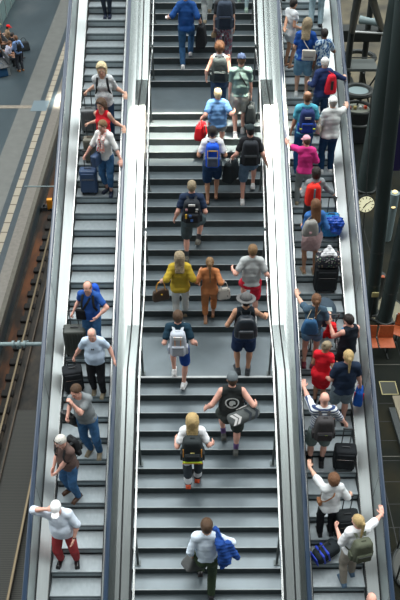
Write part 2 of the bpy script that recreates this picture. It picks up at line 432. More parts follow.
# ------------------------------------------------------------------ escalators
def escalator(lane, X0, X1, label):
    N = NL if lane == 'L' else NR
    k0, k1 = -9, 40
    inner_left = lane == 'R'          # stair side is on the left for the right escalator
    cx = (X0 + X1) / 2
    e = empty('escalator', (cx, N[0], N[1]), 0, label, 'escalator')
    hw = (X1 - X0) / 2
    # one step, copied
    b = MB()
    b.prism([(0, 0), (E_RUN - .004, 0), (E_RUN - .004, -.02), (.02, -.02), (.05, -.10), (.03, -E_RISE + .004), (.012, -E_RISE + .004), (.0, -.10), (-.004, -.02)], -hw + .012, hw - .012, 'x', 0)
    b.box((-hw + .012, -.002, -.006), (hw - .012, .010, .001), 2)
    b.add([(-hw + .012, -.0065, -.018), (hw - .012, -.0065, -.018), (hw - .012, .010, -E_RISE + .012), (-hw + .012, .010, -E_RISE + .012)], [(0, 1, 2, 3)], 1)
    b.box((-hw + .012, -.008, -E_RISE + .006), (hw - .012, .02, -E_RISE + .016), 3)
    me = b.mesh('step', [M['step'], M['step_riser'], mat('step_edge', (.30, .34, .36), .45, .3), M['skirt']], False)
    for k in range(k0, k1):
        o = bpy.data.objects.new('step', me); C.objects.link(o); o.parent = e; o.location = (0, k * E_RUN, k * E_RISE)
    ya, yb = (k0 - .5) * E_RUN, (k1) * E_RUN
    sl_ = E_RISE / E_RUN
    def para(x0, x1, h0, h1, m, name, h0b=None, h1b=None):
        """long inclined bar: between x0 (height h0..) and x1, following the escalator slope"""
        h0b = h0 if h0b is None else h0b; h1b = h1 if h1b is None else h1b
        b = MB()
        V = []
        for y in (ya, yb):
            z = y * sl_
            V += [(x0, y, z + h0), (x1, y, z + h0b), (x1, y, z + h1b), (x0, y, z + h1)]
        b.add(V, [(3, 2, 1, 0), (4, 5, 6, 7), (0, 1, 5, 4), (1, 2, 6, 5), (2, 3, 7, 6), (3, 0, 4, 7)])
        return b.obj(name, m, e, smooth=False)
    for sg in (-1, 1):
        off = INN if ((sg < 0) == inner_left) else OUT
        outer = off == OUT
        xs = sg * hw; xr = sg * (hw + off)
        xg = sg * (hw + off - .062); xt = xg + sg * .026
        # skirt with brush gap
        para(xs - sg * .010, xs + sg * .010, -.16, .035, M['skirt'], 'skirt_brush')
        para(xs + sg * .006, xs + sg * .016, -.16, .05, M['tube'], 'skirt_edge')
        # inner decking, rising from the skirt to the panel foot
        para(xs + sg * .016, xg, -.1, .05, M['deck'], 'inner_deck', -.1, .17 if outer else .12)
        para(xg - sg * .016, xg + sg * .014, .0, .19 if outer else .14, M['skirt'], 'panel_gasket')
        # balustrade panels with seams
        pb = MB()
        V = []
        for y in (ya, yb):
            z = y * sl_; V += [(xg + sg * .004, y, z + .1), (xg + sg * .024, y, z + .1), (xt + sg * .024, y, z + .84), (xt + sg * .004, y, z + .84)]
        pb.add(V, [(3, 2, 1, 0), (4, 5, 6, 7), (0, 1, 5, 4), (1, 2, 6, 5), (2, 3, 7, 6), (3, 0, 4, 7)])
        pb.obj('balustrade_panel', M['panel'], e, smooth=False)
        b = MB()
        for y in np.arange(ya + .8, yb, 1.75):
            z = y * sl_; b.add([(xg + sg * .0025, y, z + .2), (xg + sg * .0025, y + .012, z + .2), (xt + sg * .0025, y + .012, z + .83), (xt + sg * .0025, y, z + .83), (xg + sg * .006, y, z + .2), (xg + sg * .006, y + .012, z + .2), (xt + sg * .006, y + .012, z + .83), (xt + sg * .006, y, z + .83)], [(0, 1, 2, 3), (7, 6, 5, 4), (0, 4, 5, 1), (2, 6, 7, 3)])
        if outer: b.obj('panel_seam', M['darksteel'], e, smooth=False)
        para(xr - sg * .035 - sg * .012, xr + sg * .035, .82, .845, M['tube'], 'rail_guide')
        # rubber handrail
        b = MB(); ring = []
        for y in (ya, yb):
            z = y * sl_; ring.append([(xr + .042 * math.cos(t) * (1 if abs(math.cos(t)) < .9 else 1), y, z + .865 + .028 * math.sin(t)) for t in np.linspace(0, 2 * PI, 14, endpoint=False)])
        b.loft(ring); b.obj('handrail', M['railrubber'], e)
        # outside decking and truss cladding
        if outer:
            para(xr + sg * .0, xr + sg * .06, -.75, .12, M['truss'], 'truss_cladding')
        else:
            w_ = (SX0 - .26) - (X1 + .16) if lane == 'L' else (X0 - .16) - (SX1 + .26)
            para(xg + sg * .02, sg * (hw + .16 + w_ - .003), -.75, .235, M['steel'], 'outer_deck')
    para(-hw, hw, -.75, -.30, M['truss'], 'truss_floor')
    if lane == 'R':
        q = MB().sphere((0, 0, 0), (.020, .020, .012), 12, 8).obj('stop_button', mat('red_button', (.75, .03, .02), .4), e, (-hw - .03, 11.93 - N[0], 4.74 - N[1] + .06)); q['label'] = 'red round stop button'
        q = MB().cyl((0, 0, 0), .035, .006, 20).obj('round_sticker', M['orange'], e, (hw + .10, 13.37 - N[0], 5.50 - N[1] + .075)); q.rotation_euler = (math.radians(27.8), 0, 0); q['label'] = 'small orange round sticker'
    return e
escalator('L', *EL, 'left escalator bringing travellers down towards the viewer, beside the railway track')
escalator('R', *ER, 'right escalator carrying travellers up away from the viewer, beside the dark columns')

# ------------------------------------------------------------------ soft shapes: distance fields turned into smooth quad meshes
f32 = np.float32
def smin(a, b, k):
    h = np.clip(.5 + .5 * (b - a) / k, 0, 1); return b * (1 - h) + a * h - k * h * (1 - h)
def smax(a, b, k): return -smin(-a, -b, k)
def d_cap(p, a, b, r1, r2):
    a = np.asarray(a, f32); ba = np.asarray(b, f32) - a; pa = p - a
    h = np.clip(pa @ ba / max(float(ba @ ba), 1e-8), 0, 1)
    return np.sqrt(((pa - h[:, None] * ba) ** 2).sum(1)) - (r1 + (r2 - r1) * h)
def d_ell(p, c, R, r):
    q = (p - np.asarray(c, f32)) @ np.asarray(R, f32).T; r = np.asarray(r, f32)
    k0 = np.sqrt(((q / r) ** 2).sum(1)); k1 = np.sqrt(((q / (r * r)) ** 2).sum(1)) + 1e-6
    return k0 * (k0 - 1) / k1
def d_box(p, c, R, h, r):
    q = np.abs((p - np.asarray(c, f32)) @ np.asarray(R, f32).T) - (np.asarray(h, f32) - r)
    return np.sqrt((np.maximum(q, 0) ** 2).sum(1)) + np.minimum(q.max(1), 0) - r
I3 = np.eye(3, dtype=f32)
class SDF:
    """list of blended shapes; ops: + smooth union, - smooth subtraction, & intersection with a half space"""
    def __init__(s): s.ops = []; s.lo = np.full(3, 1e9); s.hi = -s.lo; s.noise = None
    def _b(s, pts, r):
        for p in pts: s.lo = np.minimum(s.lo, np.array(p) - r); s.hi = np.maximum(s.hi, np.array(p) + r)
    def cap(s, a, b, r1, r2=None, k=.03, op='+'):
        r2 = r1 if r2 is None else r2
        s.ops.append((op, k, d_cap, (a, b, r1, r2)))
        if op == '+': s._b((a, b), max(r1, r2))
        return s
    def ell(s, c, r, R=I3, k=.03, op='+'):
        s.ops.append((op, k, d_ell, (c, R, r)))
        if op == '+': s._b((c,), max(r))
        return s
    def box(s, c, h, r, R=I3, k=.01, op='+'):
        s.ops.append((op, k, d_box, (c, R, h, r)))
        if op == '+': s._b((c,), float(np.linalg.norm(h)))
        return s
    def cut(s, c, n, k=.004):
        """keep the side the normal n points away from"""
        n = np.asarray(n, float); n = n / np.linalg.norm(n)
        s.ops.append(('&', k, lambda p, c, n: (p - np.asarray(c, f32)) @ np.asarray(n, f32), (c, n))); return s
    def ev(s, p):
        d = None
        for op, k, fn, a in s.ops:
            v = fn(p, *a)
            if d is None: d = v
            elif op == '+': d = smin(d, v, k)
            elif op == '-': d = smax(d, -v, k)
            else: d = smax(d, v, k)
        if s.noise:
            amp, fr = s.noise; q = p * fr
            d = d + amp * (np.sin(q[:, 0] + 1.7 * np.sin(q[:, 1] * .7)) * np.cos(q[:, 2] * .8 + np.sin(q[:, 0] * .6)) + .5 * np.sin(q[:, 1] * 1.9 + q[:, 2] * 2.3))
        return d
    def mesh(s, h, lo=None, hi=None):
        lo = np.array(s.lo if lo is None else lo) - 2 * h; hi = np.array(s.hi if hi is None else hi) + 2 * h
        B = 4
        nb = np.ceil((hi - lo) / (h * B)).astype(int)
        # coarse pass over blocks, then exact values only near the surface
        bc = np.stack(np.meshgrid(*[(np.arange(n) + .5) * B * h for n in nb], indexing='ij'), -1).reshape(-1, 3).astype(f32) + lo.astype(f32)
        dc = s.ev(bc); near = np.abs(dc) < h * B * 1.9 + .012
        n = nb * B
        V = np.repeat(np.repeat(np.repeat(np.where(dc < 0, -1, 1).reshape(nb).astype(f32), B, 0), B, 1), B, 2)
        idx = np.argwhere(near.reshape(nb))
        o = np.stack(np.meshgrid(range(B), range(B), range(B), indexing='ij'), -1).reshape(-1, 3)
        gi = (idx[:, None, :] * B + o[None]).reshape(-1, 3)
        V[gi[:, 0], gi[:, 1], gi[:, 2]] = s.ev((gi * h + lo).astype(f32))
        V[V == 0] = 1e-6
        return snet(V, lo, h)
def snet(V, lo, h):
    I = V < 0
    c = np.zeros(tuple(np.array(V.shape) - 1), np.int8)
    for a in (0, 1):
        for b in (0, 1):
            for d in (0, 1): c += I[a:a + c.shape[0], b:b + c.shape[1], d:d + c.shape[2]]
    cells = np.argwhere((c > 0) & (c < 8)); n = len(cells)
    acc = np.zeros((n, 3)); cnt = np.zeros(n)
    cor = [(a, b, d) for a in (0, 1) for b in (0, 1) for d in (0, 1)]
    val = {q: V[cells[:, 0] + q[0], cells[:, 1] + q[1], cells[:, 2] + q[2]] for q in cor}
    for q in cor:
        for ax in range(3):
            if q[ax]: continue
            w = list(q); w[ax] = 1; w = tuple(w); a, b = val[q], val[w]
            m = (a < 0) != (b < 0); t = np.where(m, a / np.where(m, a - b, 1), 0)
            P = np.tile(np.array(q, float), (n, 1)); P[:, ax] = t
            acc += P * m[:, None]; cnt += m
    verts = (cells + acc / cnt[:, None]) * h + lo
    id_ = np.full(c.shape, -1, np.int64); id_[cells[:, 0], cells[:, 1], cells[:, 2]] = np.arange(n)
    faces = []
    for ax in range(3):
        u, w = (ax + 1) % 3, (ax + 2) % 3
        a = np.take(I, range(0, V.shape[ax] - 1), ax); b = np.take(I, range(1, V.shape[ax]), ax)
        e = np.argwhere(a != b)
        ok = (e[:, u] > 0) & (e[:, w] > 0) & (e[:, u] < V.shape[u] - 1) & (e[:, w] < V.shape[w] - 1); e = e[ok]
        ins = I[e[:, 0], e[:, 1], e[:, 2]]
        def g(du, dw):
            q = e.copy(); q[:, u] -= du; q[:, w] -= dw; return id_[q[:, 0], q[:, 1], q[:, 2]]
        Q = np.stack([g(1, 1), g(0, 1), g(0, 0), g(1, 0)], 1)
        Q[~ins] = Q[~ins][:, ::-1]; faces.append(Q)
    return verts, np.concatenate(faces)

def np_obj(name, parts, mats, parent=None, face_mat=None):
    """parts: list of (verts, quads, material index)"""
    V = []; F = []; MI = []; n = 0
    for v, f, mi in parts:
        V.append(v); F += [tuple(q) for q in (np.asarray(f) + n).tolist()] if not isinstance(f, list) else [tuple(i + n for i in q) for q in f]
        MI += ([mi] * len(f)) if isinstance(mi, int) else list(mi); n += len(v)
    me = bpy.data.meshes.new(name); me.from_pydata(np.concatenate(V).tolist(), [], F)
    for m_ in mats: me.materials.append(m_)
    me.polygons.foreach_set('material_index', MI); me.polygons.foreach_set('use_smooth', [True] * len(F)); me.update()
    o = bpy.data.objects.new(name, me); C.objects.link(o)
    if parent is not None: o.parent = parent
    return o

# ------------------------------------------------------------------ people
def rotm(ax, a):
    c_, s_ = math.cos(a), math.sin(a)
    return np.array({'x': [[1,0,0],[0,c_,-s_],[0,s_,c_]], 'y': [[c_,0,s_],[0,1,0],[-s_,0,c_]], 'z': [[c_,-s_,0],[s_,c_,0],[0,0,1]]}[ax])
def nrm(v): v = np.asarray(v, float); return v / (np.linalg.norm(v) + 1e-9)
def ik(a, t, l1, l2, pole):
    a, t = np.asarray(a, float), np.asarray(t, float); d = t - a; L = np.linalg.norm(d)
    if L > (l1 + l2) * .998: d = d / L * (l1 + l2) * .998; L = (l1 + l2) * .998; t = a + d
    if L < .08: L = .08; t = a + nrm(d) * L
    x = (l1 * l1 - l2 * l2 + L * L) / (2 * L); hgt = math.sqrt(max(l1 * l1 - x * x, 0)); dn = nrm(d)
    p = np.asarray(pole, float); p = nrm(p - dn * (p @ dn))
    return a + dn * x + p * hgt, t

SKIN = {'fair': (.62, .37, .27), 'tan': (.50, .27, .17), 'brown': (.24, .12, .075), 'pink': (.66, .36, .28)}
def skin_mat(t): return mat('skin_' + t, SKIN[t], .55, var=.06, vscale=12, spec=.35)
def hair_mat(nm, col): return mat('hair_' + nm, col, .5, bump=.8, bscale=30, var=.35, vscale=22, stretch=(6, 6, 1), spec=.4)
HAIRC = {'blond': (.50, .36, .16), 'pale_blond': (.72, .60, .36), 'grey': (.36, .34, .30), 'white': (.70, .68, .62), 'brown': (.085, .047, .025), 'dark': (.020, .015, .013), 'light_brown': (.22, .13, .06), 'ash': (.30, .24, .15), 'auburn': (.16, .075, .035)}

def person(label, lane=None, X=0., k=0, H=1.72, yaw=0., dy=0., fat=1.0, female=False, skin='fair', hair=('short', 'brown'), hat=None,
           feet=None, hands=None, lean=0., roll=0., twist=0., nod=-.15, turn=0., top=None, bottom=None, shoes=None, socks=None, pos=None,
           group=None, glasses=None, q=1., sit=False, pole=None, grip=(0, 0), palms=None, belt=None, pelvis_dx=0.):
    """build one person. yaw 0 faces up the stairs (+Y), 180 faces the viewer. feet/hands in metres in the person's own frame
    (x right, y forward, z up from the root) or ('w', x, y, z) in the world. Returns a dict with the frames used by bags."""
    if pos is None:
        ty, tz = tread(lane, k); pos = (X, ty + .17 + dy, tz)
    yawr = math.radians(yaw); Rw = rotm('z', yawr); W0 = np.array(pos, float)
    def loc(p):
        if p[0] == 'w': return Rw.T @ (np.array(p[1:], float) - W0)
        return np.array(p, float)
    s = H / 1.75; g = fat
    root = empty('person', pos, yawr, label, 'person', group)
    feet = feet or [(-.10, 0, 0), (.10, 0, 0)]
    FT = []
    for i, ft in enumerate(feet):
        ft = tuple(ft) + (0,) * (5 - len(ft)); x, y, z, pit, fy = ft[:5]
        p, sy = math.radians(pit), math.radians(fy)
        fw = np.array([math.sin(sy) * math.cos(p), math.cos(sy) * math.cos(p), -math.sin(p)])
        up = nrm(np.cross(np.cross(fw, [0, 0, 1]), fw))
        ball = np.array([x, y, z]) + np.array([math.sin(sy), math.cos(sy), 0]) * .09 * s
        ank = ball - fw * .13 * s + up * .075 * s
        FT.append((ank, fw, up, i))
    hipx = (.088 + .012 * (g - 1)) * s; thigh = .43 * s; shin = .425 * s
    mid = sum(f_[0] for f_ in FT) / 2
    pz = (.93 * s + .0) + max(f_[0][2] - .075 * s for f_ in FT)
    pel = np.array([mid[0] * .8 + pelvis_dx, mid[1] * (0.55 if not sit else 0), pz])
    if sit: pel = np.array([0, 0, sit])
    else:
        for _ in range(60):
            if all(np.linalg.norm(pel + np.array([sx * hipx, 0, 0]) - f_[0]) < (thigh + shin) * .995 for sx, f_ in zip((-1, 1), FT)): break
            pel[2] -= .01
    Rt = rotm('x', -lean) @ rotm('y', roll) @ rotm('z', twist)
    rest = np.array([0, 0, .93 * s])
    def T(x, y, z): return pel + Rt @ (np.array([x, y, z]) * s - rest)      # torso frame: standing coordinates for H = 1.75
    def TV(v): return Rt @ np.array(v, float)
    hips = [pel + rotm('z', twist * .3) @ np.array([sx * hipx, 0, -.01 * s]) for sx in (-1, 1)]
    knees = []; legs = []
    for i, (ank, fw, up, _) in enumerate(FT):
        pl = nrm([(-.12 if i == 0 else .12) + fw[0], 1 if not sit else .6, .25 if not sit else 1.])
        kn, an = ik(hips[i], ank, thigh, shin, pl); knees.append(kn); legs.append((hips[i], kn, an)); FT[i] = (an, fw, up, i)
    shw = (.153 if not female else .139) * (1 + .25 * (g - 1))
    sh = [T(-shw, -.005, 1.415), T(shw, -.005, 1.415)]
    ua, fa = .285 * s, .255 * s
    hands = hands or ['side', 'side']
    arms = []; hframes = []
    for i in (0, 1):
        sx = -1 if i == 0 else 1; hd = hands[i]; pr = [sx * .22, -1, -.3]
        if isinstance(hd, str) or hd is None:
            hd = {'side': T(sx * (shw + .055 * g), .03, .87), 'fwd': T(sx * (shw + .08), .19, .97), 'back': T(sx * (shw + .09), -.14, .93),
                  'pocket': T(sx * .18 * g, .07, .95), 'wide': T(sx * (shw + .19), .0, .95), 'chest': T(sx * .06, .20, 1.22), 'strap': T(sx * .11, .155, 1.30),
                  'face': T(sx * .035, .15, 1.56), 'head': T(sx * .10, .03, 1.70), 'hip': T(sx * .17, .03, 1.00), 'lap': T(sx * .08, .30, .98)}[hd or 'side']
        else: hd = loc(hd)
        if pole and pole[i] is not None:
            pr = list(pole[i])
            if abs(pr[0]) <= 1.0: pr = [pr[0] * .45, pr[1], pr[2] - .45]
        el, wr = ik(sh[i], hd, ua, fa, TV(pr)); arms.append((sh[i], el, wr))
        d = nrm(wr - el)
        n = TV((-sx, 0, 0)) if not (palms and palms[i] is not None) else np.array(palms[i], float)
        if palms and palms[i] is not None and len(palms[i]) == 6: d = nrm(palms[i][3:]); n = np.array(palms[i][:3], float)
        n = nrm(n - d * (n @ d)); t_ = np.cross(d, n) * sx
        hframes.append((wr, d, n, t_, grip[i]))
    # head frame
    nb = T(0, -.012, 1.475); Rh = Rt @ rotm('z', -turn) @ rotm('x', nod)
    if nod is not None: Rh = rotm('x', -lean * .35) @ rotm('z', -turn + twist * .5) @ rotm('x', nod) @ rotm('y', roll * .4)
    hc = nb + nrm(TV((0, .1, 1)) + Rh @ np.array([0, 0, 1])) * .085 * s + Rh @ np.array([0, .012, .078]) * s
    def Hd(x, y, z): return hc + Rh @ np.array([x, y, z]) * s
    RhT = Rh.T
    def torso(S, inf=0., k=.045, lower=True, upper=True):
        RT = Rt.T
        if lower:
            S.ell(pel + TV((0, 0, .0)), np.array([.150 * g, .105 * g, .11]) * s + inf, RT, k)
            for sx in (-1, 1): S.ell(pel + TV((sx * .062 * s, -.050 * s, -.045 * s)), np.array([.080 * g, .078 * g, .09]) * s + inf * .8, RT, .03)
        if upper:
            S.ell(T(0, .008 + .02 * (g - 1), 1.08), np.array([.128 * g, .098 * g, .15]) * s + inf, RT, k)
            S.ell(T(0, -.002, 1.27), np.array([.143 * (.5 + .5 * g), .102 * (.5 + .5 * g), .175]) * s + inf, RT, k)
            if g > 1.12: S.ell(T(0, .055, 1.08), np.array([.12 * g, .085 * g, .12]) * s + inf, RT, .05)
            S.cap(sh[0], sh[1], .052 * s + inf * .8, None, .04)
            for sx in (-1, 1):
                S.cap(T(sx * .035, -.02, 1.47), T(sx * shw * .85, -.01, 1.425), .042 * s + inf, .045 * s + inf, .03)
                if female: S.ell(T(sx * .068, .078, 1.285), np.array([.062, .058, .062]) * s + inf * .7, RT, .03)
        return S
    # ---- body
    S = SDF(); torso(S)
    for (a, b, c_), w in zip(arms, (1, 1)):
        ag = .55 + .45 * g
        S.cap(a, b, .050 * s * ag, .039 * s * ag, .028); S.cap(b, b + (c_ - b) * .35, .040 * s * ag, .040 * s * ag, .02); S.cap(b + (c_ - b) * .3, c_, .038 * s * ag, .026 * s, .02)
    for a, b, c_ in legs:
        lg = .5 + .5 * g
        S.cap(a, b, .086 * s * lg, .055 * s * lg, .035); S.cap(b, c_, .050 * s * lg, .034 * s, .03)
        ax = nrm(c_ - b); bk = nrm(np.cross(np.cross(ax, [0, 1, 0]), ax)) if abs(ax[1]) < .95 else np.array([0, 0, 1.])
        S.ell(b + (c_ - b) * .33 - bk * .016 * s, (.050 * s * lg, .050 * s * lg, .115 * s), np.stack([nrm(np.cross(bk, ax)), bk, ax]), .03)
    for an, fw, up, i in FT:
        S.cap(an - fw * .035 * s - up * .035 * s, an + fw * .13 * s - up * .050 * s, .034 * s, .024 * s, .02)
    S.cap(nb - TV((0, 0, .03 * s)), hc - Rh @ np.array([0, .0, .05]) * s, .056 * s, .052 * s, .035)
    parts = []
    v, f_ = S.mesh(.017 * q); parts.append((v, f_, 0))
    # ---- head, finer
    S = SDF()
    S.ell(Hd(0, -.014, .035), np.array([.074, .094, .086]) * s, RhT, .02).ell(Hd(0, .022, -.03), np.array([.062, .070, .082]) * s, RhT, .03)
    S.ell(Hd(0, .055, -.088), np.array([.030, .026, .022]) * s, RhT, .035)
    for sx in (-1, 1):
        S.ell(Hd(sx * .040, .060, -.022), np.array([.022, .020, .022]) * s, RhT, .02)
        S.ell(Hd(sx * .076, -.002, -.008), np.array([.010, .020, .032]) * s, RhT @ np.eye(3), .008)
    S.cap(Hd(-.035, .082, .026), Hd(.035, .082, .026), .012 * s, None, .018)
    for sx in (-1, 1): S.ell(Hd(sx * .031, .094, .006), np.array([.018, .014, .012]) * s, RhT, .012, '-')
    S.cap(Hd(0, .086, .014), Hd(0, .106, -.024), .008 * s, .012 * s, .010)
    S.cap(Hd(-.016, .088, -.056), Hd(.016, .088, -.056), .008 * s, None, .006)
    S.cap(Hd(-.020, .099, -.0555), Hd(.020, .099, -.0555), .0035 * s, None, .003, '-')
    S.cap(nb, hc - Rh @ np.array([0, .0, .05]) * s, .056 * s, .052 * s, .03)
    v, f_ = S.mesh(.0085 * q)
    fc = (v[f_].mean(1) - hc) @ Rh / s
    lips = (np.abs(fc[:, 0]) < .022) & (fc[:, 1] > .085) & (np.abs(fc[:, 2] + .056) < .010)
    brow = (np.abs(np.abs(fc[:, 0]) - .032) < .018) & (fc[:, 1] > .075) & (np.abs(fc[:, 2] - .030) < .006)
    parts.append((v, f_, np.where(lips, 1, np.where(brow, 4, 0)).tolist()))
    for sx in (-1, 1):
        for r_, dy_, mi in ((.0115, .0, 2), (.0065, .0065, 3)):
            b = MB(); b.sphere((0, 0, 0), r_ * s, 8, 6); parts.append((np.concatenate(b.v) + Hd(sx * .031, .078 + dy_, .006), b.f, mi))
    # ---- hands: palm, four fingers, thumb
    for wr, d, n, t_, gp in hframes:
        S = SDF(); R3 = np.stack([t_, d, n])
        S.box(wr + d * .048 * s, np.array([.040, .048, .014]) * s, .012, R3, .012)
        S.cap(wr - d * .03 * s, wr + d * .02 * s, .026 * s, .024 * s, .02)
        bends = [(.25, .35, .3), (1.0, 1.15, .8), (.05, .1, .1)][gp]
        for j, (off, ln) in enumerate(((.030, .070), (.0105, .078), (-.0095, .073), (-.028, .058))):
            p = wr + d * .088 * s + t_ * off * s; a = 0.; spl = off * 1.2
            for seg, (fr, bd) in enumerate(zip((.45, .30, .25), bends)):
                a += bd; dr = nrm((d + t_ * spl) * math.cos(a) + n * math.sin(a)); p2 = p + dr * ln * fr * s
                S.cap(p, p2, (.0090 - .0011 * seg) * s, (.0082 - .0011 * seg) * s, .004); p = p2
        p = wr + d * .022 * s + t_ * .034 * s; dr = nrm(t_ * .75 + d * .75 + n * (.35 if gp != 1 else .9)); p2 = p + dr * .038 * s
        S.cap(p, p2, .0125 * s, .0105 * s, .008); dr = nrm(t_ * (.25 if gp != 1 else -.2) + d * .9 + n * (.3 if gp != 1 else .8)); S.cap(p2, p2 + dr * .030 * s, .0105 * s, .0085 * s, .004)
        v, f_ = S.mesh(.0068 * max(q, 1)); parts.append((v, f_, 0))
    hcol = hair[1] if hair else 'brown'
    np_obj('body', parts, [skin_mat(skin), mat('lips', (.50, .20, .17), .5), mat('eye_white', (.75, .74, .72), .3), mat('iris', (.05, .04, .03), .3), hair_mat(hcol, HAIRC[hcol])], root)
    # ---- clothes
    def garment(name, S, m, h=.016, **kw):
        v, f_ = S.mesh(h * q); return np_obj(name, [(v, f_, 0)], [m], root)
    up = Rt @ np.array([0, 0, 1.])
    if top:
        m, sleeve, hem = top[:3]; S = SDF(); loose = top[3] if len(top) > 3 else .012
        torso(S, loose + .010)
        if female is False: S.ell(T(0, 0, 1.10), np.array([.148 * g, .112 * g, .17]) * s + loose, Rt.T, .05)
        amt = {'short': .62, 'long': 1.9, 'none': .02, 'cap': .3, 'half': .95, 'three': 1.5}[sleeve]
        for a, b, c_ in arms:
            if sleeve == 'none': continue
            e1 = a + (b - a) * min(amt, 1); ag = .55 + .45 * g
            S.cap(a, e1, .052 * s * ag + loose * .7, (.048 if amt < 1 else .042) * s * ag + loose * .9, .022)
            if amt > 1: S.cap(b, b + (c_ - b) * (amt - 1) * 1.02, .042 * s * ag + loose * .8, .032 * s + loose * .8, .02)
        if sleeve == 'none':
            for i, (a, b, c_) in enumerate(arms):
                S.cut(a + TV(((-1, 1)[i] * -.004, 0, 0)), TV(((-1, 1)[i] * 1., 0, .15)), .012)
        # cut the hem and open the neck
        S.cut(T(0, 0, hem), -up)
        S.cap(T(0, .010, 1.475), T(0, .03, 1.62), .062 * s, .085 * s, .008, '-'); S.noise = (.0042, 27)
        garment('shirt', S, m)
    if bottom:
        m, kind = bottom[:2]; S = SDF(); lo_ = bottom[2] if len(bottom) > 2 and bottom[2] else .009
        torso(S, lo_, lower=True, upper=False); S.ell(T(0, .0, 1.0), np.array([.135 * g, .10 * g, .09]) * s + lo_, Rt.T, .04)
        lg = .5 + .5 * g
        if kind in ('trousers', 'jeans', 'shorts', 'short_shorts', 'leggings', 'crop'):
            for a, b, c_ in legs:
                fl = {'leggings': .3}.get(kind, 1)
                if kind in ('shorts', 'short_shorts'):
                    e1 = a + (b - a) * (.86 if kind == 'shorts' else .42); S.cap(a, e1, .090 * s * lg + lo_, .076 * s * lg + lo_ * 1.3, .03)
                else:
                    S.cap(a, b, .089 * s * lg + lo_ + .003, .060 * s * lg + lo_ + .004, .035)
                    e1 = b + (c_ - b) * (.98 if kind != 'crop' else .6); S.cap(b, e1, .060 * s * lg + lo_, (.046 if fl == 1 else .036) * s + lo_ * fl, .025)
                    if fl == 1: S.cap(b + (c_ - b) * .3, e1, .060 * s * lg + lo_, .048 * s + lo_, .02)
            S.cut(T(0, 0, 1.06 if kind != 'leggings' else 1.05), up); S.noise = (.003, 30)
        elif kind == 'skirt':
            ln = bottom[3] if len(bottom) > 3 else .35
            S = SDF(); torso(S, lo_, lower=True, upper=False); kc = (knees[0] + knees[1]) / 2
            e1 = pel + (kc - pel) * ln / .43
            for hx in (0, 1): S.cap(hips[hx], e1 + (knees[hx] - kc) * .75, .10 * s * g + lo_, .095 * s * g + lo_, .09)
            S.cap(pel, e1, .12 * s * g, .13 * s * g, .08); S.cut(T(0, 0, 1.07), up); S.cut(e1 + np.array([0, 0, -.0]), pel * 0 + (kc - pel)); S.noise = (.006, 38)
        garment('trousers' if kind in ('trousers', 'jeans', 'leggings', 'crop') else 'skirt' if kind == 'skirt' else 'shorts', S, m)
    if belt:
        b = MB(); rg = []
        b.tube([T(.150 * g * math.cos(t), .112 * g * math.sin(t), 1.015) for t in np.linspace(0, 2 * PI, 25)], .017, 8, flat=(.034, .012), up=[TV((math.cos(t), math.sin(t), 0)) for t in np.linspace(0, 2 * PI, 25)], cap=False)
        b.obj('belt', belt, root)
    if socks:
        for (a, b, c_) in legs:
            S = SDF().cap(c_ + (b - c_) * .01, c_ + (b - c_) * .28, .040 * s, .047 * s); garment('sock', S, socks, .012)
    if shoes:
        ms, kind = shoes if isinstance(shoes, tuple) else (shoes, 'shoe')
        for an, fw, upf, i in FT:
            sd = np.cross(fw, upf); R3 = np.stack([sd, fw, upf]); S = SDF()
            if kind == 'sandal':
                S.box(an + fw * .055 * s - upf * .070 * s, np.array([.046, .128, .010]) * s, .009, R3); S.cap(an + fw * .085 * s - upf * .058 * s - sd * .03 * s, an + fw * .085 * s - upf * .058 * s + sd * .03 * s, .018 * s, None, .006)
            else:
                S.cap(an - fw * .045 * s - upf * .035 * s, an + fw * .135 * s - upf * .048 * s, .045 * s, .040 * s, .02)
                S.cap(an - upf * .02 * s - fw * .01 * s, an + upf * (.012 if kind != 'boot' else .06) * s - fw * .012 * s, .044 * s, .042 * s, .02)
                S.box(an + fw * .045 * s - upf * .066 * s, np.array([.044, .135, .012]) * s, .010, R3, .012)
                S.cut(an - upf * .078 * s, -upf, .003)
            garment('shoe', S, ms, .011)
    # ---- hair and hats
    if hair and hair[0] not in ('bald',):
        st_ = hair[0]; S = SDF(); hm = hair_mat(hcol, HAIRC[hcol]); RT = RhT
        vol = .002 if hat else {'short': .010, 'crop': .006, 'curly': .030, 'long': .016, 'ponytail': .010, 'bob': .020, 'bun': .010, 'fringe': .004, 'wavy': .030}[st_]
        S.ell(Hd(0, -.018, .036), (np.array([.078, .094, .088]) + vol) * s, RT, .02)
        S.ell(Hd(0, -.045, -.01), (np.array([.066, .060, .075]) + vol * .8) * s, RT, .03)
        S.cut(Hd(0, .052, .045), Rh @ np.array([0, 1, -.55]), .01)                # hairline
        S.cut(Hd(0, -.02, -.075 if st_ not in ('long', 'bob', 'wavy', 'curly') else -.16), Rh @ np.array([0, .25, -1]), .01)
        for sx in (-1, 1): S.ell(Hd(sx * .078, .02, -.02), np.array([.024, .030, .036]) * s, RT, .008, '-')
        if st_ == 'fringe':
            S.ell(Hd(0, .0, .115), np.array([.080, .10, .075]) * s, RT, .01, '-')
        if st_ in ('long', 'wavy'):
            ln = hair[2] if len(hair) > 2 else .30
            bkp = T(0, -.115 * (.6 + .4 * g), 1.60 - ln)
            for sx in (-1, 0, 1): S.cap(Hd(sx * .048, -.055, -.02), bkp + TV((sx * .058, 0, 0)), .052 * s, .034 * s, .04)
            for sx in (-1, 1): S.cap(Hd(sx * .068, -.015, .0), T(sx * .075, -.05, 1.47), .022 * s, .022 * s, .03)
        if st_ == 'ponytail':
            ln = hair[2] if len(hair) > 2 else .26
            S.ell(Hd(0, -.115, .03), (.026, .03, .026), RT, .015); S.cap(Hd(0, -.125, .02), T(.01, -.125, 1.60 - ln), .030 * s, .014 * s, .02)
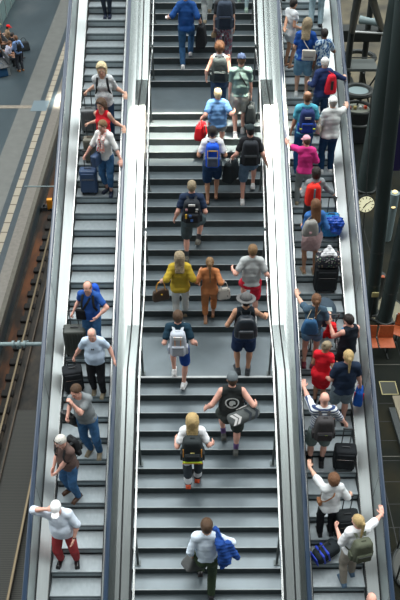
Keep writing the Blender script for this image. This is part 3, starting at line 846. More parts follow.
        if st_ == 'bun': S.ell(Hd(0, -.10, .085), np.array([.042, .040, .038]) * s, RT, .01)
        if st_ == 'bob': S.ell(Hd(0, -.035, -.06), np.array([.088, .070, .075]) * s, RT, .03); S.cut(Hd(0, .05, 0), Rh @ np.array([0, 1, -.2]), .01)
        S.noise = {'curly': (.006, 110), 'wavy': (.004, 60)}.get(st_, (.0022, 90))
        v, f_ = S.mesh(.0095 * q); np_obj('hair', [(v, f_, 0)], [hm], root)
    if hat:
        kd, mh = hat[:2]; S = SDF()
        if kd in ('cap', 'cap_back'):
            S.ell(Hd(0, -.012, .042), np.array([.090, .110, .099]) * s, RhT).cut(Hd(0, 0, .018), Rh @ np.array([0, -.22, -1]), .006)
            if kd == 'cap': S.ell(Hd(0, .125, .034), np.array([.070, .075, .010]) * s, RhT, .012)
            S.ell(Hd(0, -.012, .141), np.array([.010, .010, .006]) * s, RhT, .004)
            nm = 'cap'
        elif kd == 'hat':
            S.ell(Hd(0, -.01, .062), np.array([.088, .105, .088]) * s, RhT).cut(Hd(0, 0, .035), Rh @ np.array([0, 0, -1]), .004)
            S.ell(Hd(0, -.01, .042), np.array([.165, .180, .014]) * s, RhT, .015); nm = 'hat'
        else:
            S.ell(Hd(0, -.012, .045), np.array([.090, .106, .098]) * s, RhT).cut(Hd(0, 0, .015), Rh @ np.array([0, -.3, -1]), .006); nm = 'hat'
        v, f_ = S.mesh(.009 * q); np_obj(nm, [(v, f_, 0)], [mh], root)
        if kd == 'hat':
            b = MB(); b.tube([Hd(.092 * math.cos(t), -.01 + .109 * math.sin(t), .062) for t in np.linspace(0, 2 * PI, 25)], .012, 6, cap=False); b.obj('hat_band', M['black'], root)
    if glasses:
        b = MB(); zz, yy = (.006, .108) if glasses == 'eyes' else (.105, .070)
        for sx in (-1, 1):
            b.sphere(Hd(sx * .031, yy, zz), (.024 * s, .010 * s, .017 * s), 10, 6); b.tube([Hd(sx * .055, yy - .005, zz), Hd(sx * .078, yy - .08, zz)], .003)
        b.tube([Hd(-.012, yy, zz), Hd(.012, yy, zz)], .003); b.obj('sunglasses', M['black'], root)
    return dict(root=root, T=T, TV=TV, s=s, g=g, W=lambda p: W0 + Rw @ np.array(p, float), L=loc, arms=arms, hf=hframes, Rt=Rt, hd=Hd, yaw=yawr, pos=pos, Rw=Rw)

# ------------------------------------------------------------------ bags
def bagroot(kind, P, base, label, cat=None, group=None):
    """Empty at the base of something worn: base in the wearer's own frame"""
    r = empty(kind, P['W'](base), P['yaw'], label, cat or kind.replace('_', ' '), group)
    return r, np.array(base, float)
def torso_map(P, base, c, R=None):
    Rt = P['Rt'] if R is None else R
    return lambda V: (V @ Rt.T) + (np.array(c) - base)
def backpack(P, label, m, m2=None, strap=None, size=(.29, .17, .46), z0=1.0, pocket=True, accent=None, shape='rucksack', extras=None, dx=0, cat='backpack', one=None):
    m2 = m2 or m; strap = strap or m2; g = P['g']; T = P['T']; TV = P['TV']
    w, d, h = [q_ * 1.07 for q_ in size]; yb = -.118 * (.45 + .55 * g)
    c = T(dx, yb - d / 2 - .005, z0 + h / 2); base = T(dx, yb - d / 2, z0)
    r, bs = bagroot('backpack', P, base, label, cat)
    mp = torso_map(P, bs, c)
    def shp(V):
        V = V.copy(); t = (V[:, 2] / h + .5)
        V[:, 0] *= 1 - .28 * np.clip(t - .55, 0, 1) ** 1.3 * 2 if shape != 'sack' else .72 + .5 * np.sin(np.clip(1 - t, 0, 1) * PI * .62)
        V[:, 1] *= 1 - .25 * np.clip(t - .5, 0, 1)
        V[:, 1] -= .012 * np.sin(V[:, 0] * 40) * np.cos(V[:, 2] * 22) * .4
        return mp(V)
    MB().rbox((0, 0, 0), (w, d, h), min(.07, d * .45), 4, fn=shp).obj('main_pack', m, r)
    if pocket:
        f2 = lambda V: mp(V + np.array([0, -d / 2 - .012, -h * .18]))
        MB().rbox((0, 0, 0), (w * .76, .06, h * .42), .028, 3, fn=f2).obj('front_pocket', m2, r)
        b = MB(); b.tube([mp(np.array([[x, -d / 2 - .046, -h * .02]]))[0] for x in np.linspace(-w * .33, w * .33, 5)], .004, 6)
        b.obj('zip', M['darkgrey'], r)
        for sx in (-1, 1):
            f3 = lambda V, sx=sx: mp(V + np.array([sx * (w / 2 + .004), .01, -h * .28])); MB().rbox((0, 0, 0), (.05, d * .62, h * .32), .02, 2, fn=f3).obj('side_pocket', m2, r)
    b = MB(); b.tube([mp(np.array([[x, .0, h / 2 + z]]))[0] for x, z in ((-.035, -.02), (-.03, .02), (.03, .02), (.035, -.02))], .007, 6); b.obj('grab_loop', strap, r)
    gg = .45 + .55 * g
    for sx in ((-1, 1) if one is None else (one,)):
        pts = [(.06, yb - .02, min(z0 + h - .03, 1.44)), (.078, -.085 * gg, 1.478), (.088, -.02, 1.503), (.098, .062 * gg, 1.465), (.112, .115 * gg + .01, 1.36), (.122, .118 * gg + .01, 1.24), (.150 * gg, .07, 1.12), (.158 * gg, -.02, 1.05), (.12, yb - .03, z0 + .06)]
        P_ = [T(sx * x + (dx if i in (0, 8) else 0), y, z) - bs for i, (x, y, z) in enumerate(pts)]
        ups = [TV((0, -.6, .8)), TV((0, -.4, 1)), TV((0, 0, 1)), TV((0, .6, .8)), TV((sx * .1, 1, .1)), TV((sx * .2, 1, 0)), TV((sx, .5, 0)), TV((sx, -.2, 0)), TV((sx * .6, -.8, 0))]
        MB().tube(P_, .01, 8, flat=(.050 if shape != 'sack' else .012, .012), up=ups).obj('shoulder_strap', strap, r)
    if accent:
        for (x, z, ww, hh, ma) in accent:
            f4 = lambda V: mp(V + np.array([x, -d / 2 - (.040 if pocket and abs(z + h * .18) < h * .2 else .004), z])); MB().rbox((0, 0, 0), (ww, .014, hh), .005, 2, fn=f4).obj('trim_patch', ma, r)
    return r, mp
def cross_strap(P, mb, bs, side, z1, x1, wdt=.028, mat_=None, parent=None, y1=0.):
    """strap from the opposite shoulder across back and chest down to the bag on `side`"""
    g = P['g']; T = P['T']; TV = P['TV']; gg = .45 + .55 * g; a = -side
    for fb in (-1, 1):
        n = 7; pts = []; ups = []
        for t in np.linspace(0, 1, n):
            x = a * .085 * (1 - t) + side * (x1) * t; z = 1.50 * (1 - t) + z1 * t
            rad = math.sqrt(max(0, 1 - (x / (.195 * gg)) ** 2)); y = fb * (.128 * gg * rad + .015) * min(1, t * 3.2 if t < .99 else 1)
            if t < .01: y = 0
            if t > .99: y = y1 + fb * .03
            pts.append(T(x, y, z) - bs); ups.append(TV((x * 2, fb * rad + .01, .2 if t > .1 else 1)))
        MB().tube(pts, .01, 8, flat=(wdt, .008), up=ups).obj('strap', mat_, parent)
def shoulder_bag(P, label, m, side=1, size=(.28, .09, .20), z=.95, strap=None, kind='shoulder_bag', y=0., x=None, cross=True, extra=None):
    g = P['g']; T = P['T']; w, d, h = size; x = x if x is not None else .20 * (.5 + .5 * g) + d / 2
    R = P['Rt']; c = T(side * x, y, z); base = T(side * x, y, z - h / 2)
    r, bs = bagroot(kind, P, base, label)
    mp = torso_map(P, bs, c)
    sw = lambda V: mp(V[:, [1, 0, 2]] * np.array([1, 1, 1]))
    MB().rbox((0, 0, 0), (w, d, h), min(.035, d * .45), 3, fn=sw).obj('bag_body', m, r)
    MB().rbox((0, 0, 0), (w * .96, .018, h * .55), .008, 2, fn=lambda V: sw(V + np.array([0, side * (d / 2 + .004), h * .2]))).obj('flap', m, r)
    MB().cyl((0, 0, 0), .012, .012, 8, axis='x').obj('clasp', M['chrome'], r, tuple(c - bs + P['TV']((side * (d / 2 + .016), 0, -.01))))
    if cross: cross_strap(P, None, bs, side, z + h / 2, x, mat_=strap or m, parent=r, y1=y)
    return r

def handbag(label, hold, yaw, m, size=(.30, .14, .20), handle=None, drop=.16, kind='handbag', cat='handbag', soft=True, two=True, tilt=0., accent=None):
    """bag hanging from the point `hold` in the world"""
    w, d, h = size; hold = np.array(hold, float); base = hold - np.array([0, 0, drop + h])
    r = empty(kind, base, math.radians(yaw), label, cat)
    def shp(V):
        V = V.copy(); t = V[:, 2] / h + .5
        if soft: V[:, 1] *= 1.0 - .55 * np.clip(t - .35, 0, 1); V[:, 0] *= 1.04 - .12 * t; V[:, 2] += .012 * np.cos(V[:, 0] * 18) * (t > .5)
        return V + np.array([0, 0, h / 2])
    MB().rbox((0, 0, 0), (w, d, h), min(.05, d * .45), 4, fn=shp).obj('bag_body', m, r)
    for sy in ((-1, 1) if two else (0,)):
        b = MB(); pts = [(x * w * .26, sy * d * .22 * (1 - q_ * .8), h - .02 + q_ * (drop + .02)) for x, q_ in ((-1, 0), (-.95, .5), (-.55, .9), (0, 1.0), (.55, .9), (.95, .5), (1, 0))]
        b.tube(pts, .007, 8); b.obj('handle', handle or m, r)
    b = MB(); b.tube([(-w * .4, 0, h + .002), (0, 0, h - .01), (w * .4, 0, h + .002)], .006, 6); b.obj('zip', M['darkgrey'], r)
    if accent:
        for (x, z, ww, hh, ma) in accent:
            for sy in (-1, 1): MB().rbox((x, sy * (d * .5 * .9), z), (ww, .02, hh), .006, 2).obj('trim_patch', ma, r)
    r.rotation_euler = (0, math.radians(tilt), math.radians(yaw))
    return r
def suitcase(label, pos, yaw, m, size=(.40, .26, .62), style='hard', handle=.38, tilt=0., kind='suitcase', m2=None, group=None, hx=None):
    w, d, h = size; r = empty(kind, pos, 0, label, 'suitcase', group)
    r.rotation_euler = (math.radians(tilt), 0, math.radians(yaw)); m2 = m2 or M['darkgrey']
    z0 = .045
    b = MB(); b.rbox((0, 0, z0 + h / 2), (w, d, h), .045, 4); b.obj('shell', m, r)
    if style == 'hard':
        for k_ in range(7):
            x = -w * .38 + k_ * w * .76 / 6
            for sy in (-1, 1): MB().rbox((x, sy * d / 2, z0 + h / 2), (.022, .014, h * .84), .006, 2).obj('rib', m, r)
        b = MB(); b.rbox((0, 0, z0 + h / 2), (w + .006, .016, h + .006), .046 if 0 else .007, 2); b.obj('zip_band', m2, r)
    else:
        for sy in (-1, 1):
            b = MB(); b.rbox((0, sy * (d / 2 + .008), z0 + h * .36), (w * .84, .045, h * .50), .02, 3); b.obj('front_pocket', m, r)
            b = MB(); b.rbox((0, sy * (d / 2 + .008), z0 + h * .79), (w * .80, .035, h * .24), .015, 3); b.obj('top_pocket', m, r)
            b = MB(); b.tube([(-w * .36, sy * (d / 2 + .028), z0 + h * .66), (w * .36, sy * (d / 2 + .028), z0 + h * .66)], .004, 6); b.obj('zip', M['chrome'], r)
    b = MB(); b.tube([(-.07, 0, z0 + h - .005), (-.06, 0, z0 + h + .022), (.06, 0, z0 + h + .022), (.07, 0, z0 + h - .005)], .010, 8); b.obj('carry_handle', m2, r)
    if handle:
        b = MB(); hy = d / 2 - .03
        for sx in (-1, 1): b.cyl((sx * .075, hy, z0 + h + handle / 2), .011, handle, 8)
        b.obj('telescopic_pole', M['darkgrey'], r)
        MB().rbox((0, hy, z0 + h + handle), (.19, .026, .030), .012, 3).obj('grip', M['black'], r)
    for sx in (-1, 1):
        for sy in (-1, 1):
            b = MB(); b.cyl((sx * (w / 2 - .05), sy * (d / 2 - .04), .024), .024, .022, 12, axis='x'); b.box((sx * (w / 2 - .05) - .018, sy * (d / 2 - .04) - .012, .03), (sx * (w / 2 - .05) + .018, sy * (d / 2 - .04) + .012, .055)); b.obj('wheel', M['black'], r)
    return r
def grip_at(P, i): wr, d, n, t_, gp = P['hf'][i]; return P['W'](wr + d * .085 * P['s'])
def rail_pt(lane, side, y, dz=.0):
    """point on a handrail: lane L/R, side -1 left / 1 right"""
    X0, X1 = EL if lane == 'L' else ER
    off = (OUT if side < 0 else INN) if lane == 'L' else (INN if side < 0 else OUT)
    x = X0 - off if side < 0 else X1 + off
    return ('w', x, y, eline(lane, y) + .90 + dz)
def palm_down(P_yaw, dirw):
    """hand laid flat on a sloping handrail pointing along dirw (world) for a person turned by yaw"""
    R = rotm('z', math.radians(P_yaw)); d = R.T @ nrm(dirw); n = R.T @ np.array([0, .3, -1.]); return tuple(n) + tuple(d)
UPR = (0, .88, .46); DNR = (0, -.88, -.46)
STEPF = lambda lx, rx, up: [(lx, 0 if up != 'L' else G_RUN, 0 if up != 'L' else G_RISE, 0), (rx, 0 if up != 'R' else G_RUN, 0 if up != 'R' else G_RISE, 0)]

# ------------------------------------------------------------------ left escalator: travellers facing the viewer
denim = cloth('blue_denim', (.045, .13, .27), .25); denim_l = cloth('light_denim', (.22, .33, .42), .2); denim_d = cloth('dark_denim', (.018, .045, .10), .2)
navy = cloth('navy_cloth', (.014, .028, .065)); blk = cloth('black_cloth', (.012, .013, .016)); wht = cloth('white_cloth', (.78, .80, .82), .04)
lgrey = cloth('light_grey_cloth', (.48, .50, .50)); mgrey = cloth('mid_grey_cloth', (.17, .18, .19)); dgrey = cloth('charcoal_cloth', (.045, .05, .055))
black_leather = mat('black_leather', (.012, .012, .014), .3, bump=.1); brown_leather = mat('brown_leather', (.09, .04, .02), .4, bump=.1)
white_sneaker = mat('white_sneaker', (.75, .76, .76), .5); beige_suede = mat('beige_suede', (.30, .25, .17), .9, var=.1)

person('person at the top of the left escalator, only shoes and trouser ends showing', 'L', -2.17, 31, 1.70, 180, hair=('short', 'brown'), top=(cloth('plain_tan', (.4, .3, .2)), 'short', .95), bottom=(cloth('plain_dark', (.03, .04, .06)), 'leggings'), shoes=mat('navy_ballet_shoe', (.01, .02, .05), .4), feet=[(-.06, 0, 0), (.05, -.01, 0)])
# L1
y_, z_ = tread('L', 23)
suitcase('dark grey ribbed hard suitcase held by the blonde woman in patterned grey top', (-2.41, y_ + .13, z_), 4, mat('graphite_shell', (.15, .165, .17), .35, .2), (.36, .25, .50), handle=.36)
P = person('blonde woman in grey-white patterned top with black backpack straps, hand on escalator rail', 'L', -2.02, 22, 1.84, 180, .14, fat=1.15, female=True, hair=('wavy', 'pale_blond', .16), skin='fair',
    top=(ramp_mat('grey_white_print', 'voronoi', [(0, (.34, .38, .40)), (.35, (.62, .65, .66)), (.6, (.42, .46, .48))], tex_scale=26), 'half', .86, .02), bottom=(denim_d, 'trousers'), shoes=black_leather,
    hands=[rail_pt('L', 1, 15.72), ('w', -2.40, y_ + .20, z_ + .92)], grip=(0, 1), palms=[palm_down(180, DNR), None], pole=[(-.8, -.6, -.6), (.8, -.8, -.6)], nod=-0.15)
backpack(P, 'black backpack worn by the blonde woman in the grey-white patterned top', cloth('pack_black', (.016, .018, .02)), size=(.26, .14, .38), z0=1.05)
# L2
y_, z_ = tread('L', 21)
suitcase('olive grey upright suitcase behind the woman with the floral scarf', (-2.33, y_ + .17, z_), 0, mat('olive_grey_shell', (.16, .155, .12), .5), (.32, .24, .52), handle=.34, m2=brown_leather)
P = person('woman in sleeveless red top with wavy brown hair and sunglasses pushed up', 'L', -2.00, 20, 1.74, 165, .14, female=True, hair=('wavy', 'brown', .14), skin='fair', glasses='top',
    top=(cloth('bright_red_cloth', (.62, .018, .03)), 'none', .90), bottom=(denim, 'jeans'), shoes=black_leather,
    hands=[rail_pt('L', 1, 14.95), ('w', -2.33, y_ + .22, z_ + .88)], grip=(0, 1), palms=[palm_down(165, DNR), None], pole=[(-.9, -.5, -.4), (.8, -.6, -.6)], nod=-0.18, turn=.2, belt=brown_leather)
# L3
y_, z_ = tread('L', 19)
suitcase('navy blue suitcase standing beside the woman with the floral scarf', (-2.34, y_ + .17, z_), 0, mat('navy_shell', (.025, .06, .14), .45), (.37, .24, .54), 'soft', handle=.38)
P = person('woman in white shirt and red floral scarf with rolled-up jeans and dark ballet shoes', 'L', -1.96, 19, 1.72, 155, .0, female=True, hair=('short', 'light_brown'), skin='pink',
    top=(cloth('white_shirt_cloth', (.74, .75, .74), .05), 'half', .86, .018), bottom=(denim_l if 0 else denim, 'crop'), shoes=mat('navy_ballet_shoe', (.01, .02, .05), .4),
    feet=[(-.12, .05, 0, 0, -25), (.04, -.02, 0, 0, 10)], hands=[rail_pt('L', 1, 14.15), ('w', -2.34, y_ + .12, z_ + .95)], grip=(0, 1), palms=[palm_down(155, DNR), None], pole=[(-.9, -.3, -.5), (.8, -.4, -.7)], nod=-0.21, turn=.25)
shoulder_bag(P, 'navy blue shoulder bag hanging in front of the woman with the floral scarf', mat('navy_leather', (.03, .06, .13), .45, bump=.1), 1, (.36, .12, .26), .92, y=.17, x=.10)
sca = SDF(); T_ = P['T']
for sx in (-1, 1): sca.cap(T_(sx * .06, .02, 1.49), T_(sx * .045, .135, 1.38), .030, .030, .03); sca.cap(T_(sx * .045, .135, 1.38), T_(sx * .05 + .02, .155, 1.12), .030, .042, .02)
sca.cap(T_(-.06, -.05, 1.50), T_(.06, -.05, 1.50), .03, None, .03); sca.noise = (.004, 50)
v, f_ = sca.mesh(.012); np_obj('scarf', [(v, f_, 0)], [ramp_mat('red_floral_scarf', 'voronoi', [(0, (.70, .04, .05)), (.32, (.80, .74, .70)), (.62, (.75, .30, .25))], tex_scale=16)], P['root'])
# L4
y_, z_ = tread('L', 10)
suitcase('large olive-black hard suitcase in front of the bald man in bright blue', (-2.40, y_ + .12, z_), 3, mat('olive_black_shell', (.045, .052, .045), .4), (.44, .28, .62), handle=.34)
P = person('bald man in bright blue shirt and jeans with black strap across his chest', 'L', -2.06, 10, 1.75, 170, .02, fat=1.08, hair=('fringe', 'light_brown'), skin='pink',
    top=(cloth('royal_blue_cloth', (.020, .085, .33)), 'short', .88, .016), bottom=(denim, 'jeans'), shoes=black_leather,
    hands=[(-.20, .22, 1.10), ('w', -2.40, y_ + .22, z_ + .98)], grip=(0, 1), pole=[(-1.3, -.3, 0), (.8, -.5, -.5)], nod=-0.30, turn=-.1)
backpack(P, 'bright blue backpack on the bald man in the royal blue shirt', cloth('bright_blue_pack', (.02, .11, .62)), strap=cloth('pack_black', (.016, .018, .02)), size=(.28, .14, .42), z0=1.08)
r = empty('shoulder_bag', P['W'](T_(0, 0, 0) * 0 + P['T'](.16, .12, .92)), P['yaw'], 'small black crossbody bag at the hip of the bald man in bright blue', 'shoulder bag')
bs = P['T'](.16, .12, .92); MB().rbox((0, 0, .10), (.20, .07, .24), .025, 3).obj('bag_body', blk, r); cross_strap(P, None, bs, 1, 1.05, .16, .045, blk, r, .11)
# L5
y_, z_ = tread('L', 8)
suitcase('black soft trolley bag held low by the bald man in light blue shirt', (-2.42, y_ + .20, z_), 12, cloth('trolley_black', (.02, .023, .027)), (.38, .26, .52), 'soft', handle=.12)
P = person('bald man in light blue short-sleeved shirt with sunglasses hung at the collar', 'L', -1.93, 8, 1.67, 180, -.04, fat=1.18, hair=('fringe', 'grey'), skin='pink',
    top=(cloth('pale_blue_shirt', (.50, .62, .76), .05), 'short', .90, .018), bottom=(blk, 'trousers'), shoes=beige_suede, belt=black_leather,
    feet=[(-.08, .10, 0, 0, 10), (.10, 0, 0)], hands=[(-.36, .08, .93), ('w', -2.42, y_ + .20, z_ + .72)], grip=(0, 1), nod=-0.33, turn=.05)
b = MB()
for sx in (-1, 1): b.sphere(P['T'](sx * .016, .150, 1.34), (.013, .006, .020), 10, 6)
b.obj('sunglasses', M['black'], P['root'])
# L6
P = person('man in grey polo shirt and jeans raising one hand to his face', 'L', -1.98, 5, 1.82, 172, -.02, fat=1.1, hair=('short', 'brown'), skin='pink', roll=.16, pelvis_dx=.07,
    top=(cloth('grey_polo', (.20, .225, .235), .06), 'short', .90, .016), bottom=(denim, 'jeans'), shoes=beige_suede, feet=[(-.12, .04, 0, 0, -8), (.08, .0, 0, 0, 14)],
    hands=[(.20, .22, 1.57), (.36, .12, 1.10)], pole=[(-.3, 1, -1.6), None], nod=-0.27, turn=.35, grip=(1, 1))
handbag('black briefcase hanging behind the man in the grey polo shirt', P['W']((.40, -.02, 1.08)), 150, black_leather, (.34, .12, .24), drop=.06, soft=False, cat='briefcase', kind='briefcase')
handbag('brown leather bag low behind the man in the grey polo shirt', P['W']((.22, -.16, .86)), 160, mat('tan_leather', (.17, .085, .035), .5), (.34, .14, .24), drop=.10, cat='bag', kind='leather_bag')
# L7
P = person('older man in brown t-shirt with sunglasses on his grey hair and hands low', 'L', -2.33, 3, 1.74, 140, .0, fat=1.15, hair=('short', 'white'), skin='pink', glasses='top',
    top=(cloth('taupe_tee', (.115, .075, .065)), 'short', .88, .016), bottom=(denim, 'jeans'), shoes=brown_leather, feet=[(-.13, .02, 0, 0, -8), (.12, .0, 0, 0, 10)],
    hands=[(.0, .25, .93), (.13, .22, .93)], pole=[(-1, -.6, -.3), (1, -.6, -.3)], nod=-0.33, turn=.0, lean=.08)
backpack(P, 'small black backpack on the older man in the brown t-shirt', cloth('pack_black', (.016, .018, .02)), size=(.25, .13, .38), z0=1.08)
# L8
P = person('man in white cap, white shirt and red trousers touching his cap', 'L', -2.34, 0, 1.80, 180, .02, fat=1.18, hair=('short', 'white'), skin='pink', hat=('cap', cloth('white_cap', (.80, .80, .80), .03)),
    top=(cloth('white_blue_shirt', (.66, .74, .84), .05), 'half', .90, .022), bottom=(cloth('brick_red_trousers', (.38, .045, .05)), 'trousers'), shoes=mat('polished_black_shoe', (.01, .01, .012), .12, spec=.8), belt=black_leather,
    feet=[(-.15, 0, 0, 0, -10), (.15, 0, 0, 0, 12)], hands=[(-.21, .14, .97), (.17, .03, 1.66)], pole=[(-1.2, -.6, 0), (1.4, -.1, -.05)], nod=-0.27, turn=-.05, roll=.05)
b = MB(); b.torus(P['arms'][0][2] - (P['arms'][0][2] - P['arms'][0][1]) * .06, .031, .007, P['arms'][0][2] - P['arms'][0][1], 18, 6); b.obj('watch', M['black'], P['root'])

# ------------------------------------------------------------------ the staircase: walkers seen from behind
# S1
P = person('man in bright blue shirt and jeans pulling a black trolley up the stairs', 'S', -.27, 18, 1.80, 0, fat=1.05, hair=('short', 'dark'), top=(cloth('royal_blue_shirt', (.014, .075, .27)), 'half', .87, .02), bottom=(denim, 'jeans'), shoes=white_sneaker,
    feet=[(-.08, 0, 0, 0), (.10, .28, G_RISE, 12)], hands=[(-.40, .16, 1.12), (.34, .12, 1.05)], grip=(0, 1))
g_ = grip_at(P, 1); handbag('black travel bag carried by the man in the bright blue shirt', g_, 80, cloth('trolley_black', (.02, .023, .027)), (.34, .24, .52), drop=.05, soft=True, cat='travel bag', kind='travel_bag')
b = empty('phone', P['W']((-.44, .24, 1.10)), 0, 'white phone in the left hand of the man in bright blue shirt', 'phone'); MB().rbox((0, 0, 0), (.075, .15, .012), .006, 2).obj('phone_case', M['white'], b)
# S2
person('person in pale grey trousers near the top of the stairs, upper body out of frame', 'S', .24, 22, 1.72, 0, female=True, hair=('long', 'brown'), top=(lgrey, 'short', .95), bottom=(cloth('pale_grey_trousers', (.38, .42, .42)), 'trousers'), shoes=beige_suede, feet=STEPF(-.06, .06, 'R'))
# S3
P = person('man in dark t-shirt and patterned pink-black trousers carrying a large navy backpack', 'S', .62, 18, 1.84, 0, fat=1.1, hair=('short', 'dark'), top=(dgrey, 'short', .93, .016),
    bottom=(ramp_mat('patterned_trousers', 'voronoi', [(0, (.02, .03, .06)), (.30, (.36, .10, .13)), (.48, (.10, .14, .20)), (.62, (.32, .33, .36))], (1, 1, .45), tex_scale=22), 'trousers', .02), shoes=black_leather, feet=STEPF(-.10, .10, 'L'), hands=['side', 'side'])
backpack(P, 'large dark navy backpack on the man in patterned trousers', cloth('pack_navy_grey', (.035, .05, .075)), cloth('pack_navy_dark', (.02, .03, .05)), size=(.35, .22, .58), z0=.94)
handbag('tan sandals bundle dangling from the left hand of the man in patterned trousers', grip_at(P, 0), 10, mat('tan_straw', (.30, .22, .13), .8), (.13, .07, .12), drop=.04, cat='sandals', kind='sandals')
# S4
person('person in light blue jeans and white-green shoes at the top right of the stairs', 'S', 1.12, 23, 1.70, 0, female=True, hair=('long', 'brown'), top=(wht, 'short', .95), bottom=(cloth('pale_blue_jeans', (.36, .50, .54)), 'leggings', .014), shoes=mat('mint_shoe', (.35, .50, .42), .6), feet=STEPF(-.08, .09, 'L'))
# S5
P = person('curly-haired woman in white strap top carrying a dark backpack', 'S', .47, 15, 1.78, 0, .12, female=True, hair=('curly', 'auburn'), top=(wht, 'none', .98), bottom=(denim_d, 'jeans'), shoes=black_leather, feet=STEPF(-.09, .09, 'R'),
    hands=[(-.28, .10, .96), (.22, .12, 1.36)], pole=[(-1, -.4, -.3), (.9, -.4, -.8)], skin='pink', grip=(0, 1))
backpack(P, 'dark grey-green square backpack on the curly-haired woman', cloth('pack_slate', (.03, .042, .045)), cloth('pack_slate2', (.02, .03, .032)), size=(.33, .18, .50), z0=.97)
# S6
P = person('man in dark blue cap, grey-green t-shirt and grey shorts', 'S', .92, 14, 1.86, 0, .0, fat=1.1, hair=('crop', 'brown'), hat=('cap', cloth('navy_cap', (.02, .035, .075))), skin='pink', top=(cloth('sage_tee', (.12, .195, .185), .06), 'short', .93, .02),
    bottom=(cloth('stone_grey_shorts', (.27, .27, .245)), 'shorts', .02), shoes=white_sneaker, feet=[(-.09, 0, 0), (.08, .2, G_RISE * .0)], hands=['side', 'side'], grip=(0, 1), belt=blk)
bs = P['T'](.2, .03, 1.08); r = empty('waist_pouch', P['W'](bs), 0, 'small black pouch on a diagonal strap over the grey-green t-shirt', 'pouch')
MB().rbox((0, .10, 0), (.10, .06, .14), .02, 2).obj('pouch_body', blk, r); cross_strap(P, None, bs, 1, 1.10, .15, .026, blk, r)
handbag('black trolley bag in the right hand of the man in grey shorts', grip_at(P, 1), 85, cloth('trolley_black2', (.022, .03, .034)), (.30, .24, .44), drop=.10, cat='trolley bag', kind='trolley_bag')
# S7
P = person('grey-blond man in sky blue t-shirt and grey shorts', 'S', .42, 12, 1.66, 0, .02, fat=1.2, hair=('short', 'pale_blond'), skin='pink', top=(cloth('sky_blue_tee', (.13, .29, .58), .07), 'short', .90, .024), bottom=(mgrey, 'shorts', .02), shoes=black_leather,
    feet=STEPF(-.1, .1, 'R'), hands=[(-.33, .05, 1.0), (.35, .10, 1.12)], grip=(1, 0))
handbag('bright red duffel with grey straps in the hand of the man in sky blue', grip_at(P, 0), 70, cloth('red_bag', (.60, .012, .02)), (.36, .20, .34), drop=.10, cat='red bag', kind='duffel_bag', handle=mgrey, accent=[(0, .17, .05, .30, mgrey)])
# S8
P = person('man in white t-shirt and navy shorts wearing flip-flops', 'S', .29, 9, 1.77, 0, .0, hair=('short', 'dark'), skin='tan', top=(wht, 'short', .93, .02), bottom=(cloth('navy_shorts', (.012, .04, .10)), 'shorts', .022), shoes=(mat('dark_flipflop', (.05, .04, .035), .8), 'sandal'),
    feet=[(-.08, 0, 0), (.10, .12, 0, 15)], hands=[(-.27, .18, 1.12), (.28, .18, 1.10)])
backpack(P, 'bright blue hiking backpack with yellow trim on the man in white t-shirt', cloth('pack_bright_blue', (.015, .09, .60)), cloth('pack_grey_blue', (.10, .13, .19)), dgrey, size=(.27, .20, .48), z0=1.0, accent=[(0, .15, .16, .02, M['yellow']), (-.10, .03, .014, .26, M['yellow']), (.10, .03, .014, .26, M['yellow'])])
# S9
P = person('man in dark cap, black t-shirt and denim shorts with white shoes', 'S', 1.06, 9, 1.78, 0, .0, hair=('crop', 'dark'), hat=('cap', cloth('dark_green_cap', (.018, .030, .032))), skin='pink', top=(blk, 'short', .93, .018), bottom=(cloth('denim_shorts', (.10, .17, .25), .2), 'shorts', .018), shoes=white_sneaker,
    feet=[(-.11, 0, 0), (.12, .26, G_RISE, 20)], hands=[(-.34, .12, 1.02), (.36, .0, .95)], grip=(1, 0), turn=-.2)
backpack(P, 'black backpack on the man in dark cap and denim shorts', cloth('pack_black3', (.022, .026, .032)), cloth('pack_black4', (.016, .02, .024)), size=(.33, .18, .50), z0=1.0)
handbag('black holdall hanging from the left hand of the man in the dark cap', grip_at(P, 0), 60, cloth('holdall_black', (.020, .028, .032)), (.40, .24, .46), drop=.05, cat='holdall', kind='holdall', handle=lgrey)
# S10
P = person('broad man in navy t-shirt and dark shorts, one heel lifted', 'S', -.13, 5, 1.84, 0, .02, fat=1.22, hair=('crop', 'ash'), skin='pink', top=(navy, 'short', .95, .018), bottom=(cloth('slate_shorts', (.05, .075, .085)), 'shorts', .02), shoes=mat('grey_trainer', (.13, .13, .11), .7), socks=dgrey,
    feet=[(-.10, 0, 0), (.13, .26, G_RISE, 25, 12)], hands=[(-.33, .06, .98), (.29, .16, 1.06)])
backpack(P, 'black backpack covered with small badges on the broad man in navy', cloth('pack_black5', (.016, .02, .026)), None, size=(.32, .20, .46), z0=1.02,
    accent=[(0, .20, .13, .045, M['white']), (-.10, .10, .045, .05, mat('badge_pink', (.6, .35, .38), .6)), (.10, .11, .05, .03, M['white']), (.09, .06, .05, .03, lgrey), (-.03, -.02, .05, .05, mat('badge_blue', (.05, .16, .5), .6)), (.0, -.12, .05, .06, mat('badge_blue', (.05, .16, .5), .6)), (-.11, -.03, .035, .10, M['yellow'])])
# S11
P = person('woman with long ash hair in mustard yellow shirt and white trousers', 'S', -.36, 1, 1.66, 0, .02, fat=1.12, female=True, hair=('wavy', 'ash', .22), skin='fair', top=(cloth('mustard_cloth', (.42, .30, .03), .08), 'half', .86, .03), bottom=(cloth('off_white_trousers', (.55, .57, .54), .05), 'trousers'), shoes=beige_suede,
    feet=[(-.07, 0, 0), (.10, .22, G_RISE * 0 + .0, 0)], hands=[(-.34, .04, .98), (.36, .06, .92)], grip=(1, 0))
handbag('dark brown handbag with yellow-tan handles held by the woman in mustard yellow', grip_at(P, 0), 20, mat('dark_brown_bag', (.055, .032, .018), .5), (.34, .15, .26), mat('amber_handle', (.55, .26, .03), .5), .20, accent=[(0, .18, .03, .03, M['yellow'])])
